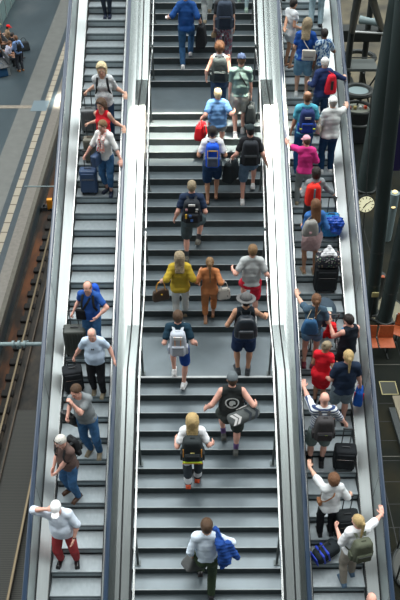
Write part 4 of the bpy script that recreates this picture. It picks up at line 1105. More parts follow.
# S12
P = person('woman in orange-brown sleeveless jumpsuit with long brown hair', 'S', .22, 1, 1.56, 0, .0, fat=1.04, female=True, hair=('ponytail', 'light_brown', .38), skin='tan', top=(cloth('terracotta_cloth', (.43, .165, .062), .06), 'half', 1.0, .012), bottom=(cloth('terracotta_cloth', (.43, .165, .062)), 'crop', .010), shoes=(mat('tan_sandal', (.25, .13, .06), .7), 'sandal'),
    feet=[(-.07, 0, 0), (.08, .12, 0, 20)], hands=[(-.20, .16, 1.10), (.27, .02, .98)], grip=(0, 1))
wb = handbag('white patterned tote bag held by the woman in the orange-brown jumpsuit', grip_at(P, 1), 12, ramp_mat('white_speckled_bag', 'voronoi', [(0, (.12, .12, .10)), (.22, (.62, .60, .54))], tex_scale=18), (.26, .13, .26), None, .16, cat='tote bag', kind='tote_bag')
# S13
P = person('man in light grey t-shirt and red shorts beside the right handrail', 'S', 1.03, 1, 1.80, 0, .05, fat=1.05, hair=('short', 'light_brown'), skin='pink', top=(cloth('light_grey_tee', (.42, .45, .45), .05), 'short', .90, .02), bottom=(cloth('red_shorts', (.62, .02, .045)), 'shorts', .018), shoes=white_sneaker,
    feet=[(-.1, .25, G_RISE, 0), (.1, 0, 0, 0)], hands=[(-.36, .16, 1.14), (.34, .12, 1.02)])
# S14
P = person('tattooed man in grey brimmed hat, dark vest and navy shorts on the lower landing', 'S', .84, 0, 1.88, 0, .0, fat=1.1, hair=('short', 'dark'), hat=('hat', cloth('grey_felt', (.10, .10, .10), .12)), skin='tan', top=(cloth('dark_vest', (.020, .028, .036)), 'none', .93, .016), bottom=(cloth('navy_shorts2', (.012, .03, .085)), 'shorts', .02), shoes=mat('dark_sneaker', (.03, .035, .04), .6),
    feet=[(-.10, .02, 0, 0, -12), (.10, .0, 0, 0, 8)], hands=[(-.32, .12, 1.06), ('w', SX1 - .10, nos(0)[0] + .62, nos(0)[1] + .90)], palms=[None, palm_down(0, (.2, 1, 0))], pole=[(-1, -.4, -.2), (1, -.5, .1)])
for (a, b_, c_) in P['arms']:
    b = MB()
    for t, rr in ((.30, .052), (.52, .049), (.8, .045)): q_ = a + (b_ - a) * t; b.torus(q_, rr * 1.0, .0022, b_ - a, 20, 5)
    for t, rr in ((.25, .042), (.5, .039)): q_ = b_ + (c_ - b_) * t; b.torus(q_, rr, .002, c_ - b_, 20, 5)
    b.obj('tattoo', mat('tattoo_ink', (.05, .07, .07), .6), P['root'])
backpack(P, 'black leather drawstring backpack on the tattooed man with the hat', mat('black_leather_pack', (.015, .022, .030), .35, bump=.2), None, size=(.32, .20, .42), z0=1.06, shape='sack')
# S15
P = person('man in navy t-shirt, royal blue shorts and white shoes stepping onto the landing', 'S', -.32, -1, 1.80, 0, .02, hair=('short', 'brown'), skin='pink', top=(cloth('petrol_navy_tee', (.010, .036, .060)), 'short', .93, .02), bottom=(cloth('royal_shorts', (.010, .055, .28)), 'shorts', .014), shoes=white_sneaker,
    feet=[(-.13, .26, G_RISE, 0), (.05, .0, 0, 18, 14)], hands=[(-.30, .08, 1.08), (.28, .08, 1.06)])
backpack(P, 'pale grey backpack with orange cords on the man stepping onto the landing', cloth('pack_pale', (.42, .46, .52), .05), None, cloth('pack_pale_strap', (.50, .55, .60)), size=(.28, .18, .50), z0=.98,
    accent=[(-.05, .06, .012, .34, M['orange']), (.05, .06, .012, .34, M['orange']), (0, .19, .16, .07, M['white'])])
# S16
P = person('stocky man in grey cap and sleeveless black shirt with white round emblem', 'S', .60, -5, 1.90, 0, .15, fat=1.25, hair=('crop', 'brown'), hat=('cap', cloth('grey_cap', (.10, .12, .13))), skin='pink', top=(cloth('black_vest', (.020, .024, .024)), 'none', .90, .022), bottom=(cloth('black_green_shorts', (.035, .045, .04)), 'shorts', .022), shoes=mat('dark_trainer', (.06, .065, .06), .7), socks=cloth('multi_sock', (.10, .06, .16)),
    feet=[(-.14, .27, G_RISE, 12, -5), (.08, 0, 0, 22, 5)], hands=[(-.46, .14, 1.10), (.40, .14, 1.20)], lean=.08, pole=[(-1, -.3, -.2), (1, -.6, .1)])
T_ = P['T']; b = MB(); yb = -.142
R_ = P['Rt']
def on_back(poly, z, x, dy_, mi):  # flat printed shape following the back
    return [T_(x + px_, yb - dy_ + abs(px_) * .25, z + pz_) for px_, pz_ in poly]
ring = [(math.cos(t), math.sin(t)) for t in np.linspace(0, 2 * PI, 29)[:-1]]
b.loft([[T_(-.0 + x * r_, yb - .016 + (x * r_) ** 2 * 1.6, 1.29 + y * r_) for x, y in ring] for r_ in (.112, .090)], cap=False)
for poly in ([(-.05, .01), (-.035, .05), (0, .062), (.04, .05), (.055, .01), (.05, -.02), (.02, -.015), (.01, -.045), (-.02, -.05), (-.045, -.03)],):
    b.add([T_(x, yb - .026 + x * x * 1.6, 1.29 + y) for x, y in poly], [tuple(range(len(poly)))])
for x0 in (-.055, -.02, .02): b.add([T_(x0, yb - .022, 1.225), T_(x0 + .03, yb - .022, 1.225), T_(x0 + .03, yb - .022, 1.215), T_(x0, yb - .022, 1.215)], [(0, 1, 2, 3)])
b.obj('round_emblem', cloth('print_white', (.70, .72, .70), .05), P['root'])
# grey duffel with pale arrows
hd_ = P['W'](P['T'](.24, -.20, 1.04)); r = empty('duffel_bag', hd_ - np.array([0, 0, .14]), math.radians(-30), 'large grey duffel bag with white chevrons slung on the stocky man', 'duffel bag')
r.rotation_euler = (math.radians(-38), math.radians(-20), math.radians(12))
dm = cloth('duffel_grey', (.12, .135, .135))
b = MB(); b.rbox((0, 0, .15), (.58, .28, .28), .12, 5); b.obj('bag_body', dm, r)
for x0, sc_, ma in ((-.20, 1., M['white']), (.06, 1.2, mat('chevron_dark', (.03, .04, .05), .7)), (.18, 1.2, mat('chevron_dark', (.03, .04, .05), .7)), (-.13, 1., M['white'])):
    b = MB(); hgt = .095 * sc_
    for sy in (-1, 1): b.add([(x0 + .05, -.146, .15), (x0 + .10, -.146, .15), (x0 + .03, -.141, .15 + sy * hgt), (x0 - .02, -.141, .15 + sy * hgt)], [(0, 1, 2, 3)])
    b.obj('chevron', ma, r)
b = MB(); b.rbox((.02, -.08, .292), (.20, .05, .008), .003, 2); b.obj('white_label', M['white'], r)
for sy in (-1, 1):
    b = MB(); b.tube([(-.12, sy * .08, .28), (-.10, sy * .06, .36), (.10, sy * .06, .36), (.12, sy * .08, .28)], .010, 8); b.obj('handle', blk, r)
b = MB(); b.tube([(-.27, 0, .2), (-.22, .03, .38), (-.14, .16, .46), (.02, .20, .45), (.20, .05, .33), (.28, 0, .2)], .01, 8, flat=(.04, .01), up=[(0, 0, 1)] * 6); b.obj('shoulder_strap', dgrey, r)
# S17
P = person('blonde person in white t-shirt and dark trousers with reflective bands', 'S', -.10, -6, 1.80, 0, -.10, fat=1.08, female=True, hair=('wavy', 'blond', .20), skin='pink', top=(wht, 'short', .93, .02), bottom=(ramp_mat('dark_reflective_trousers', 'wave', [(0, (.02, .03, .04)), (.80, (.55, .58, .60))], (1, 1, 1), tex_scale=.9), 'trousers', .016), shoes=(mat('orange_shoe', (.55, .07, .02), .6), 'boot'),
    feet=[(-.08, .0, 0, 10), (.09, .16, 0, 0, 8)], hands=[(-.28, .10, 1.10), (.34, .10, 1.02)])
hv = mat('hi_vis_yellow', (.62, .80, .02), .5, emit=0)
backpack(P, 'black rescue backpack with orange edges and yellow reflective bands', cloth('pack_black6', (.020, .026, .028)), None, size=(.33, .21, .50), z0=.98,
    accent=[(0, -.165, .32, .034, hv), (0, -.225, .32, .034, hv), (-.15, .03, .016, .20, M['orange']), (.15, .03, .016, .20, M['orange']), (.0, .03, .07, .018, mat('logo_yellow', (.7, .6, .2), .5)), (0, -.195, .33, .014, M['orange'])])
# S18
P = person('man in white shirt and dark green trousers climbing with a jacket on his shoulder', 'S', .16, -12, 1.97, 0, .13, fat=.95, hair=('short', 'brown'), skin='fair', top=(cloth('ice_white_shirt', (.62, .72, .82), .05), 'long', .95, .016), bottom=(cloth('bottle_green_trousers', (.030, .048, .025)), 'trousers'), shoes=black_leather, belt=black_leather,
    feet=[(-.13, .27, G_RISE, 30, 0), (.05, .0, 0, 8)], hands=[(-.27, .12, 1.04), (.10, .17, 1.42)], grip=(1, 1), pole=[(-1, -.5, -.3), (1.2, .0, -.6)], lean=.05)
handbag('grey holdall in the left hand of the man in white shirt', grip_at(P, 0), 35, cloth('holdall_grey', (.085, .09, .09)), (.44, .24, .28), black_leather, .05, tilt=32, cat='holdall', kind='holdall')
S = SDF(); T_ = P['T']
S.cap(T_(.13, .06, 1.49), T_(.19, -.13, 1.44), .050, .070, .05); S.cap(T_(.19, -.14, 1.42), T_(.27, -.17, 1.10), .085, .095, .05); S.cap(T_(.30, -.10, 1.38), T_(.40, -.10, 1.12), .060, .055, .06)
S.cap(T_(.40, -.10, 1.16), T_(.44, -.08, 1.02), .050, .045, .03); S.cap(T_(.20, -.15, 1.1), T_(.22, -.16, .94), .055, .045, .04); S.noise = (.009, 34)
v, f_ = S.mesh(.013); bs = T_(.22, -.16, .92)
jr = empty('jacket', P['W'](bs), P['yaw'], 'royal blue jacket slung over the right shoulder of the man in white shirt', 'jacket'); np_obj('cloth', [(v - bs, f_, 0)], [cloth('royal_blue_jacket', (.012, .055, .24))], jr)
MB().tube([T_(.14, .02, 1.555) - bs, T_(.2, -.10, 1.535) - bs, T_(.25, -.15, 1.48) - bs], .012, 8).obj('collar', cloth('royal_blue_jacket', (.012, .055, .24)), jr)

# ------------------------------------------------------------------ right escalator: travellers seen from behind
# R0
person('person at the very top of the right escalator, one hand on the left rail', 'R', 2.20, 32, 1.72, 0, female=True, hair=('short', 'dark'), top=(cloth('coral_cloth', (.5, .12, .06)), 'short', .93), bottom=(denim, 'jeans'), shoes=black_leather,
    hands=[rail_pt('R', -1, 17.95), 'side'], grip=(0, 0), palms=[palm_down(0, UPR), None], pole=[(-1, -.2, -.3), None], skin='tan')
# R1
P = person('girl in white t-shirt and shorts with dark hair turned sideways', 'R', 2.12, 27, 1.56, -55, .02, fat=.85, female=True, hair=('short', 'dark'), skin='tan', top=(cloth('white_tee_print', (.62, .66, .68), .05), 'cap', .86, .022), bottom=(cloth('white_shorts', (.60, .62, .62), .04), 'short_shorts', .02), shoes=(brown_leather, 'sandal'),
    feet=[(-.06, 0, 0), (.08, .02, 0)], hands=[rail_pt('R', -1, 16.75), (.16, .14, .92)], palms=[palm_down(-55, UPR), None], pole=[(-.8, -.4, -.5), None], nod=-.3)
b = MB(); b.rbox(tuple(P['T'](.03, .118, 1.2)), (.14, .012, .10), .004, 2); b.obj('shirt_print', M['yellow'], P['root'])
# R2
person('person in pale blue jeans and black shoes at the top of the right escalator', 'R', 2.82, 30, 1.72, 0, female=True, hair=('short', 'dark'), top=(wht, 'short', .93), bottom=(cloth('pale_blue_jeans2', (.38, .52, .58)), 'trousers'), shoes=mat('black_ballet', (.012, .012, .014), .4), feet=[(-.11, 0, 0), (.11, 0, 0)])
# R3
P = person('woman with long blonde-brown hair in royal blue t-shirt and denim shorts', 'R', 2.36, 25, 1.76, -8, .0, fat=1.15, female=True, hair=('wavy', 'ash', .22), skin='fair', top=(cloth('royal_blue_tee', (.012, .07, .30)), 'short', .88, .02), bottom=(cloth('light_denim_shorts', (.16, .32, .46), .15), 'shorts', .016), shoes=white_sneaker,
    feet=[(-.10, .0, 0), (.12, .0, 0)], hands=[(-.20, .22, 1.05), (.42, .12, 1.02)], pole=[None, (.5, -1, -.5)], nod=-.3, turn=.3)
bs = P['T'](.10, -.20, .92); r = empty('crossbody_bag', P['W'](bs), P['yaw'], 'cream white crossbody bag hanging behind the woman in royal blue', 'crossbody bag')
cm = mat('cream_leather', (.58, .56, .50), .5, bump=.1); MB().rbox((0, 0, .13), (.30, .09, .24), .035, 4).obj('bag_body', cm, r); MB().rbox((0, -.045, .19), (.28, .014, .12), .006, 2).obj('flap', cm, r)
MB().tube([(-.10, -.05, .10), (.10, -.05, .10)], .006).obj('zip', M['darkgrey'], r)
g_ = .45 + .55 * P['g']
MB().tube([P['T'](x, y, z) - bs for x, y, z in ((.22, -.19, 1.03), (.10, -.16, 1.15), (-.02, -.155, 1.32), (-.09, -.09, 1.48), (-.10, 0, 1.51), (-.09, .09, 1.46))], .009, 8).obj('strap', cm, r)
# R4
P = person('person with short dark hair in blue palm-print shirt and grey trousers', 'R', 2.76, 25, 1.56, 20, -.06, fat=1.05, female=False, hair=('short', 'dark'), skin='brown', top=(ramp_mat('blue_palm_print', 'voronoi', [(0, (.02, .07, .22)), (.30, (.05, .16, .36)), (.5, (.45, .58, .66))], (1, 1, .6), tex_scale=24), 'short', .90, .02), bottom=(mgrey, 'trousers'), shoes=beige_suede,
    hands=['side', (.24, .18, 1.05)], nod=-.4, turn=.3)
# R5
P = person('person in white knit hat and navy jumper with a red bag on the shoulder', 'R', 2.70, 23, 1.62, 12, -.14, fat=1.12, female=True, hair=('short', 'white'), hat=('beanie', cloth('white_knit_hat', (.72, .72, .70), .05)), skin='fair', top=(cloth('navy_jumper', (.018, .035, .115)), 'long', .86, .024), bottom=(denim_d, 'jeans'), shoes=beige_suede,
    hands=[(-.25, .16, 1.0), rail_pt('R', 1, 16.05)], palms=[None, palm_down(12, UPR)], pole=[None, (1, -.7, -.2)])
backpack(P, 'red sling bag on the right shoulder of the person in navy jumper', cloth('red_sling', (.66, .02, .04)), None, size=(.20, .13, .42), z0=.98, dx=.12, shape='sack', one=1, pocket=False, accent=[(.0, .0, .06, .20, M['black'])], cat='sling bag')
# R6
P = person('balding man in turquoise t-shirt and blue trousers', 'R', 2.26, 20, 1.86, 0, .0, fat=1.05, hair=('fringe', 'auburn'), skin='tan', top=(cloth('turquoise_tee', (.09, .42, .56), .06), 'short', .92, .02), bottom=(cloth('blue_trousers', (.015, .10, .26)), 'trousers'), shoes=mat('blue_shoe', (.02, .14, .30), .6),
    hands=[(-.26, .08, .95), (.28, .14, 1.06)])
backpack(P, 'navy backpack with lime green tabs on the man in turquoise', cloth('pack_navy7', (.018, .035, .12)), cloth('pack_navy8', (.012, .05, .28)), cloth('pack_strap_navy', (.01, .03, .10)), size=(.30, .20, .48), z0=1.0, accent=[(-.135, -.1, .05, .03, hv), (.135, -.1, .05, .03, hv), (0, .12, .12, .05, lgrey)])
# R7
P = person('woman in white cap, white t-shirt and dark jeans holding the right rail', 'R', 2.80, 20, 1.74, 8, .0, fat=1.22, female=True, hair=('short', 'grey'), hat=('cap', cloth('white_cap2', (.82, .82, .80), .03)), skin='fair', top=(cloth('white_grey_tee', (.60, .63, .62), .05), 'half', .88, .026), bottom=(cloth('ink_jeans', (.012, .05, .12), .15), 'jeans'), shoes=white_sneaker,
    hands=[(-.26, .20, 1.12), rail_pt('R', 1, 15.45)], palms=[None, palm_down(8, UPR)], pole=[None, (1, -.6, -.3)])
handbag('beige shoulder bag under the left arm of the woman in white cap', P['W'](P['T'](-.25, -.02, 1.34)), 70, mat('beige_bag', (.42, .38, .30), .7, var=.1), (.30, .12, .22), drop=.12, cat='bag', kind='shoulder_bag')
# R8
P = person('woman in pink cap and pink t-shirt reaching to the left rail', 'R', 2.24, 18, 1.60, -6, .0, fat=1.08, female=True, hair=('short', 'brown'), hat=('cap', cloth('pale_pink_cap', (.70, .36, .42), .04)), skin='pink', top=(cloth('hot_pink_tee', (.62, .035, .22), .05), 'half', .88, .022), bottom=(cloth('grey_trousers', (.26, .28, .28)), 'trousers'), shoes=beige_suede,
    hands=[rail_pt('R', -1, 14.62), (.22, .20, 1.0)], palms=[palm_down(-6, UPR), None], pole=[(-1, -.3, -.6), None], nod=-.35, turn=-.45)
# R9
P = person('dark-haired woman in grey top with a red rolltop backpack', 'R', 2.36, 16, 1.66, 8, .0, female=True, hair=('bob', 'dark'), skin='fair', top=(cloth('grey_melange_top', (.21, .23, .24), .12), 'long', .90, .018), bottom=(dgrey, 'trousers'), shoes=white_sneaker,
    hands=[(-.22, .16, 1.02), ('w', 2.78, tread('R', 16)[0] + .34, tread('R', 16)[1] + .96)], grip=(0, 1), pole=[None, (.9, -.6, -.4)])
backpack(P, 'red rolltop backpack with a grey buckle band', cloth('pack_red', (.72, .030, .02), .05), None, cloth('pack_red_strap', (.30, .03, .03)), size=(.29, .18, .44), z0=1.02, pocket=False, accent=[(.0, .04, .035, .30, cloth('teal_band', (.12, .25, .27)))], dx=-.09)
y_, z_ = tread('R', 16)
suitcase('bright blue suitcase pulled by the dark-haired woman with the red backpack', (2.78, y_ + .17, z_), 0, mat('bright_blue_shell', (.015, .22, .52), .4), (.34, .23, .50), handle=.36)
S = SDF().ell((0, 0, 0), (.17, .12, .17)).cap((-.12, -.03, .08), (.13, -.05, .02), .09, .08).cap((0, -.06, -.10), (.08, -.05, -.16), .09, .08).cap((.12, -.03, .1), (.14, .0, -.12), .06, .06); S.noise = (.014, 38)
v, f_ = S.mesh(.012); jr = empty('rain_jacket', (2.83, y_ + .06, z_ + .40), 0, 'crumpled blue jacket draped over the bright blue suitcase', 'jacket'); np_obj('cloth', [(v, f_, 0)], [mat('blue_nylon', (.010, .075, .45), .35, bump=.4, bscale=20)], jr)
# R10
P = person('girl with long brown hair in denim jacket and pale pink skirt', 'R', 2.28, 14, 1.76, 10, -.02, fat=.95, female=True, hair=('long', 'auburn', .26), skin='tan', top=(cloth('denim_jacket', (.035, .13, .36), .15), 'three', 1.0, .02), bottom=(cloth('pale_pink_skirt', (.42, .29, .29), .08), 'skirt', .02, .32), shoes=(beige_suede, 'sandal'),
    feet=[(-.09, .02, 0), (.12, -.04, 0, 0, 10)], hands=[(-.15, .2, 1.0), (.32, .04, 1.02)], grip=(0, 1), pole=[None, (.7, -1, -.3)])
backpack(P, 'silver grey drawstring backpack of the girl in the denim jacket', cloth('pack_silver', (.27, .27, .255), .08), None, beige_suede, size=(.26, .15, .34), z0=1.08, shape='sack', dx=-.13, pocket=False, accent=[(-.02, -.06, .05, .05, mat('badge_pink', (.6, .35, .38), .6))])
y_, z_ = tread('R', 13)
suitcase('large black soft suitcase standing behind the girl in the pink skirt', (2.60, y_ + .15, z_), 0, cloth('suitcase_black', (.016, .019, .022)), (.46, .30, .56), 'soft', handle=0)
fl = ramp_mat('black_floral_print', 'voronoi', [(0, (.55, .09, .12)), (.16, (.18, .34, .20)), (.27, (.018, .02, .03)), (.75, (.45, .42, .40))], tex_scale=16)
fb = empty('floral_bag', (2.60, y_ + .15, z_ + .645), 0, 'black floral weekend bag lying on top of the large black suitcase', 'bag')
MB().rbox((0, 0, .12), (.50, .30, .30), .10, 5).obj('bag_body', fl, fb)
for sx in (-1, 1): MB().tube([(sx * .12, -.08, .22), (sx * .08, -.05, .33), (-sx * .0, .0, .36), (sx * .08, .05, .33), (sx * .12, .08, .22)], .010).obj('handle', wht, fb)
S = SDF().cap((0, 0, .14), (0, -.02, .02), .045, .10).cap((-.05, -.03, .04), (-.13, -.06, -.06), .06, .05).cap((.05, -.03, .04), (.13, -.06, -.06), .06, .05); S.noise = (.008, 45)
v, f_ = S.mesh(.011); sw = empty('shawl', (2.60, y_ + .15, z_ + .93), 0, 'white shawl knotted over the black floral bag', 'shawl'); np_obj('cloth', [(v, f_, 0)], [wht], sw)
# R11
P = person('woman with long brown ponytail in grey-blue t-shirt and denim shorts pushing a stroller', 'R', 2.20, 9, 1.80, -4, -.04, female=True, hair=('ponytail', 'auburn', .34), skin='fair', top=(cloth('slate_blue_tee', (.045, .085, .125), .08), 'short', .90, .022), bottom=(cloth('light_denim_shorts2', (.10, .22, .35), .15), 'short_shorts', .02), shoes=mat('maroon_sneaker', (.20, .03, .05), .6),
    feet=[(-.11, 0, 0), (.07, .0, 0, 0, 15)], hands=[rail_pt('R', -1, 11.62), (.30, .20, 1.12)], palms=[palm_down(-4, UPR), None], grip=(0, 1), pole=[(-1, -.6, -.5), (.5, -1, -.3)], turn=-.1)
backpack(P, 'denim blue drawstring backpack with cream cords on the ponytailed woman', cloth('pack_denim', (.030, .10, .21), .15), None, cloth('cream_cord', (.55, .48, .34)), size=(.25, .13, .33), z0=1.0, shape='sack', dx=-.08, pocket=False)
y_, z_ = tread('R', 10)
sr = empty('stroller', (2.48, y_ + .24, z_), 0, 'dark blue-grey stroller with pale wheels in front of the ponytailed woman', 'stroller')
sm = cloth('stroller_fabric', (.035, .055, .075), .1)
b = MB(); b.rbox((0, .10, .52), (.40, .42, .14), .06, 4); b.obj('seat', sm, sr)
S = SDF().ell((0, .12, .70), (.24, .30, .26)).cut((0, 0, .72), (0, .25, -1)); S.ell((0, .12, .70), (.215, .275, .235), k=.004, op='-')
v, f_ = S.mesh(.013); np_obj('hood', [(v, f_, 0)], [sm], sr)
b = MB(); b.rbox((0, -.10, .935), (.20, .12, .012), .005, 2); b.obj('hood_window', M['greybeam'], sr)
b = MB()
for sx in (-1, 1): b.tube([(sx * .22, -.28, .98), (sx * .23, -.10, .70), (sx * .24, .22, .16)], .013); b.tube([(sx * .22, -.22, .16), (sx * .23, .0, .55), (sx * .22, .28, .50)], .012)
b.tube([(-.22, -.28, .98), (-.18, -.34, 1.01), (.18, -.34, 1.01), (.22, -.28, .98)], .015); b.obj('frame', M['darkgrey'], sr)
for sx in (-1, 1):
    for yy, rr in ((-.22, .13), (.26, .11)):
        b = MB(); b.torus((sx * .27, yy, rr + .01), rr - .015, .017, (1, 0, 0), 24, 8); b.obj('tyre', M['black'], sr)
        b = MB(); b.cyl((sx * .27, yy, rr + .01), rr * .72, .012, 20, axis='x'); b.cyl((sx * .27, yy, rr + .01), .02, .04, 10, axis='x'); b.obj('wheel_disc', M['white'], sr)
for sx in (-1, 1): MB().tube([(sx * .06, -.04, .60), (sx * .05, .2, .62)], .01, flat=(.03, .008), up=[(0, 0, 1)] * 2).obj('harness', cloth('red_harness', (.5, .03, .05)), sr)
S = SDF().cap((0, 0, .12), (.03, -.02, -.10), .07, .085).cap((-.02, -.01, .05), (-.10, .0, -.16), .05, .05).cap((.05, .0, .1), (.08, .02, -.04), .06, .055); S.noise = (.008, 40)
v, f_ = S.mesh(.011); rj = empty('red_jacket', P['W']((.33, .10, .80)), 0, 'bright red jacket hanging from the arm of the ponytailed woman', 'jacket'); np_obj('cloth', [(v + np.array([0, 0, .06]), f_, 0)], [cloth('bright_red_jacket', (.68, .015, .02))], rj)
# R12
P = person('man with dark hair in black sleeveless top looking at a blue phone', 'R', 2.80, 8, 1.74, 25, .02, fat=1.02, hair=('short', 'dark'), skin='pink', top=(cloth('black_sleeveless', (.010, .015, .024)), 'none', .90, .02), bottom=(blk, 'trousers'), shoes=black_leather,
    hands=[(-.20, .34, 1.34), (.20, .26, 1.12)], grip=(1, 1), nod=-.5, turn=-.35, pole=[(-.7, -.5, -.9), None])
pp = P['W'](P['hf'][0][0] + P['hf'][0][1] * .10); ph = empty('phone', pp, .6, 'blue phone held up by the man in the black sleeveless top', 'phone'); o = MB().rbox((0, 0, .03), (.078, .012, .155), .006, 2).obj('phone_case', mat('phone_blue', (.015, .05, .16), .3), ph); ph.rotation_euler = (-.7, 0, .5)
MB().tube([P['T'](-.14, .02, 1.485), P['T'](-.13, .06, 1.45)], .02).obj('shoulder_trim', cloth('light_blue_trim', (.12, .30, .52)), P['root'])
# R13
P = person('woman in short red dress with blonde-brown tied hair', 'R', 2.32, 7, 1.62, -20, .0, fat=.95, female=True, hair=('bun', 'ash'), skin='tan', glasses='eyes', top=(cloth('scarlet_dress', (.66, .012, .025), .05), 'cap', .98, .016), bottom=(cloth('scarlet_dress', (.66, .012, .025)), 'skirt', .024, .40), shoes=black_leather,
    feet=[(-.06, .02, 0), (.06, .0, 0)], hands=[(-.14, .22, 1.05), (.24, .10, 1.0)], nod=-.25, turn=.7)
# R14
P = person('fair-haired person with low ponytail in navy t-shirt and grey denim shorts', 'R', 2.68, 6, 1.88, 4, .04, fat=1.15, hair=('ponytail', 'blond', .20), skin='pink', top=(cloth('ink_navy_tee', (.010, .022, .048)), 'short', .88, .026), bottom=(cloth('grey_denim', (.14, .19, .22), .15), 'shorts', .02), shoes=black_leather,
    hands=[(-.28, .18, 1.05), (.34, .05, .94)], grip=(0, 1))
handbag('blue and red backpack dangling from the hand of the person in navy t-shirt', grip_at(P, 1), 75, cloth('pack_blue_red', (.015, .10, .45)), (.28, .18, .38), drop=.05, cat='backpack', kind='backpack', accent=[(-.05, .20, .05, .20, cloth('pack_accent_red', (.6, .03, .06))), (.07, .14, .05, .16, cloth('pack_accent_cyan', (.05, .35, .55)))])
# R15
P = person('bald man in navy and white striped t-shirt and grey-green shorts', 'R', 2.21, 4, 1.88, 0, .05, fat=1.15, hair=('bald', 'grey'), skin='pink', top=(ramp_mat('navy_white_stripes', 'wave', [(0, (.015, .04, .13)), (.45, (.62, .66, .68))], tex_scale=5.5), 'half', .92, .022), bottom=(cloth('sea_grey_shorts', (.12, .16, .155)), 'shorts', .022), shoes=black_leather, socks=blk,
    feet=[(-.11, .02, 0, 0, -8), (.11, .0, 0, 0, 6)], hands=[rail_pt('R', -1, 10.15), ('w', 2.70, tread('R', 4)[0] + .32, tread('R', 4)[1] + .98)], palms=[palm_down(0, UPR), None], grip=(0, 1), pole=[(-1, -.6, -.5), (1, -.7, -.4)], nod=-.3)
backpack(P, 'charcoal sling-top backpack on the bald man in stripes', cloth('pack_charcoal', (.045, .043, .045)), cloth('pack_charcoal2', (.03, .028, .03)), size=(.33, .20, .48), z0=.98, accent=[(.02, -.02, .05, .015, hv)])
y_, z_ = tread('R', 4)
suitcase('black wheeled suitcase held by the bald man in stripes', (2.72, y_ + .14, z_), -4, cloth('suitcase_black2', (.014, .017, .020)), (.40, .26, .50), 'soft', handle=.40)
# R16
P = person('curly auburn-haired woman in white t-shirt and black trousers holding the left rail', 'R', 2.30, 1, 1.66, 6, .0, fat=1.12, female=True, hair=('curly', 'auburn'), skin='fair', top=(cloth('white_dotted_tee', (.60, .63, .64), .10), 'half', .86, .024), bottom=(blk, 'trousers'), shoes=black_leather,
    hands=[rail_pt('R', -1, 8.78), ('w', 2.68, tread('R', 1)[0] + .28, tread('R', 1)[1] + .96)], palms=[palm_down(6, UPR), None], grip=(0, 1), pole=[(-1, -.6, -.3), (1, -.7, -.4)])
shoulder_bag(P, 'small tan crossbody purse on the left hip of the curly-haired woman', mat('tan_purse', (.30, .13, .05), .5), -1, (.14, .06, .12), 1.04, x=.20)
y_, z_ = tread('R', 1)
suitcase('black suitcase held by the curly-haired woman in white t-shirt', (2.66, y_ + .16, z_), 6, cloth('suitcase_black3', (.016, .020, .022)), (.42, .27, .50), 'soft', handle=.38)
# R17
P = person('woman with blonde ponytail in white t-shirt and beige trousers, arm out to the right rail', 'R', 2.64, -1, 1.84, 14, .02, fat=1.08, female=True, hair=('ponytail', 'blond', .24), skin='pink', top=(wht, 'half', .90, .024), bottom=(cloth('beige_trousers', (.30, .27, .225)), 'trousers'), shoes=mat('blue_grey_shoe', (.10, .18, .28), .6),
    feet=[(-.10, -.06, 0, 0), (.12, .10, 0, 0)], hands=[(-.22, .26, 1.22), rail_pt('R', 1, 7.95)], palms=[None, palm_down(14, UPR)], grip=(1, 0), pole=[(-.9, -.8, -.7), (1, -.5, -.2)], nod=-.2, turn=-.45)
backpack(P, 'olive green canvas backpack on the woman with the blonde ponytail', cloth('pack_olive', (.085, .095, .065)), cloth('pack_olive2', (.065, .075, .05)), size=(.33, .20, .44), z0=1.0)
y_, z_ = tread('R', 0)
db = empty('duffel_bag', (2.30, y_ + .14, z_ + .02), 0, 'black duffel bag with bright blue stripes lying on the step', 'duffel bag'); db.rotation_euler = (0, math.radians(-14), math.radians(28))
MB().rbox((.02, 0, .15), (.50, .26, .28), .09, 5).obj('bag_body', cloth('duffel_black', (.022, .03, .036)), db)
bb = mat('duffel_blue', (.02, .06, .62), .5)
for x0 in (-.10, .0): MB().rbox((x0, 0, .15), (.045, .275, .295), .09, 4).obj('stripe', bb, db)
MB().rbox((-.235, 0, .15), (.02, .22, .25), .009, 2).obj('end_trim', bb, db)
MB().tube([(-.12, 0, .28), (-.08, .03, .38), (.10, .03, .38), (.14, 0, .28)], .010).obj('handle', M['black'], db)
# R18
P = person('bald person in dark patterned shirt at the bottom edge of the right escalator', 'R', 2.78, -4, 1.72, 0, .1, fat=1.1, hair=('bald', 'grey'), skin='pink', top=(ramp_mat('dark_patterned_shirt', 'voronoi', [(0, (.30, .33, .36)), (.2, (.03, .035, .05)), (.6, (.14, .09, .07))], tex_scale=20), 'short', .90), bottom=(denim_d, 'jeans'), shoes=black_leather)

# ------------------------------------------------------------------ right hall: columns, clock, benches, steelwork
def column(x, y, r_, h, label, collar=None, lean=(0, 0)):
    e = empty('column', (x, y, 0), 0, label, 'column')
    b = MB(); b.tube([(0, 0, 0), (lean[0], lean[1], h)], r_, 36); b.obj('shaft', M['column'], e)
    b = MB(); b.torus((0, 0, .06), r_ + .02, .04, n=36); b.obj('base_ring', M['darksteel'], e)
    for z in (1.15, 2.3): b = MB(); b.torus((lean[0] * z / h, lean[1] * z / h, z), r_ + .001, .006, n=36); b.obj('weld_ring', M['darksteel'], e)
    return e
column(6.08, 24.1, .33, 17, 'thickest dark column, standing behind the hanging clock', lean=(.3, 0))
column(5.10, 17.25, .185, 15, 'dark green-grey column nearest the escalator, in front of the clock', lean=(-.95, 0))
column(5.42, 16.9, .20, 15, 'dark column at the centre of the round base plate beside the orange seats', lean=(.25, .1))
bp = empty('base_plate', (5.5, 17.35, 0), 0, 'round pale stone plate around the foot of the dark columns', 'base plate')
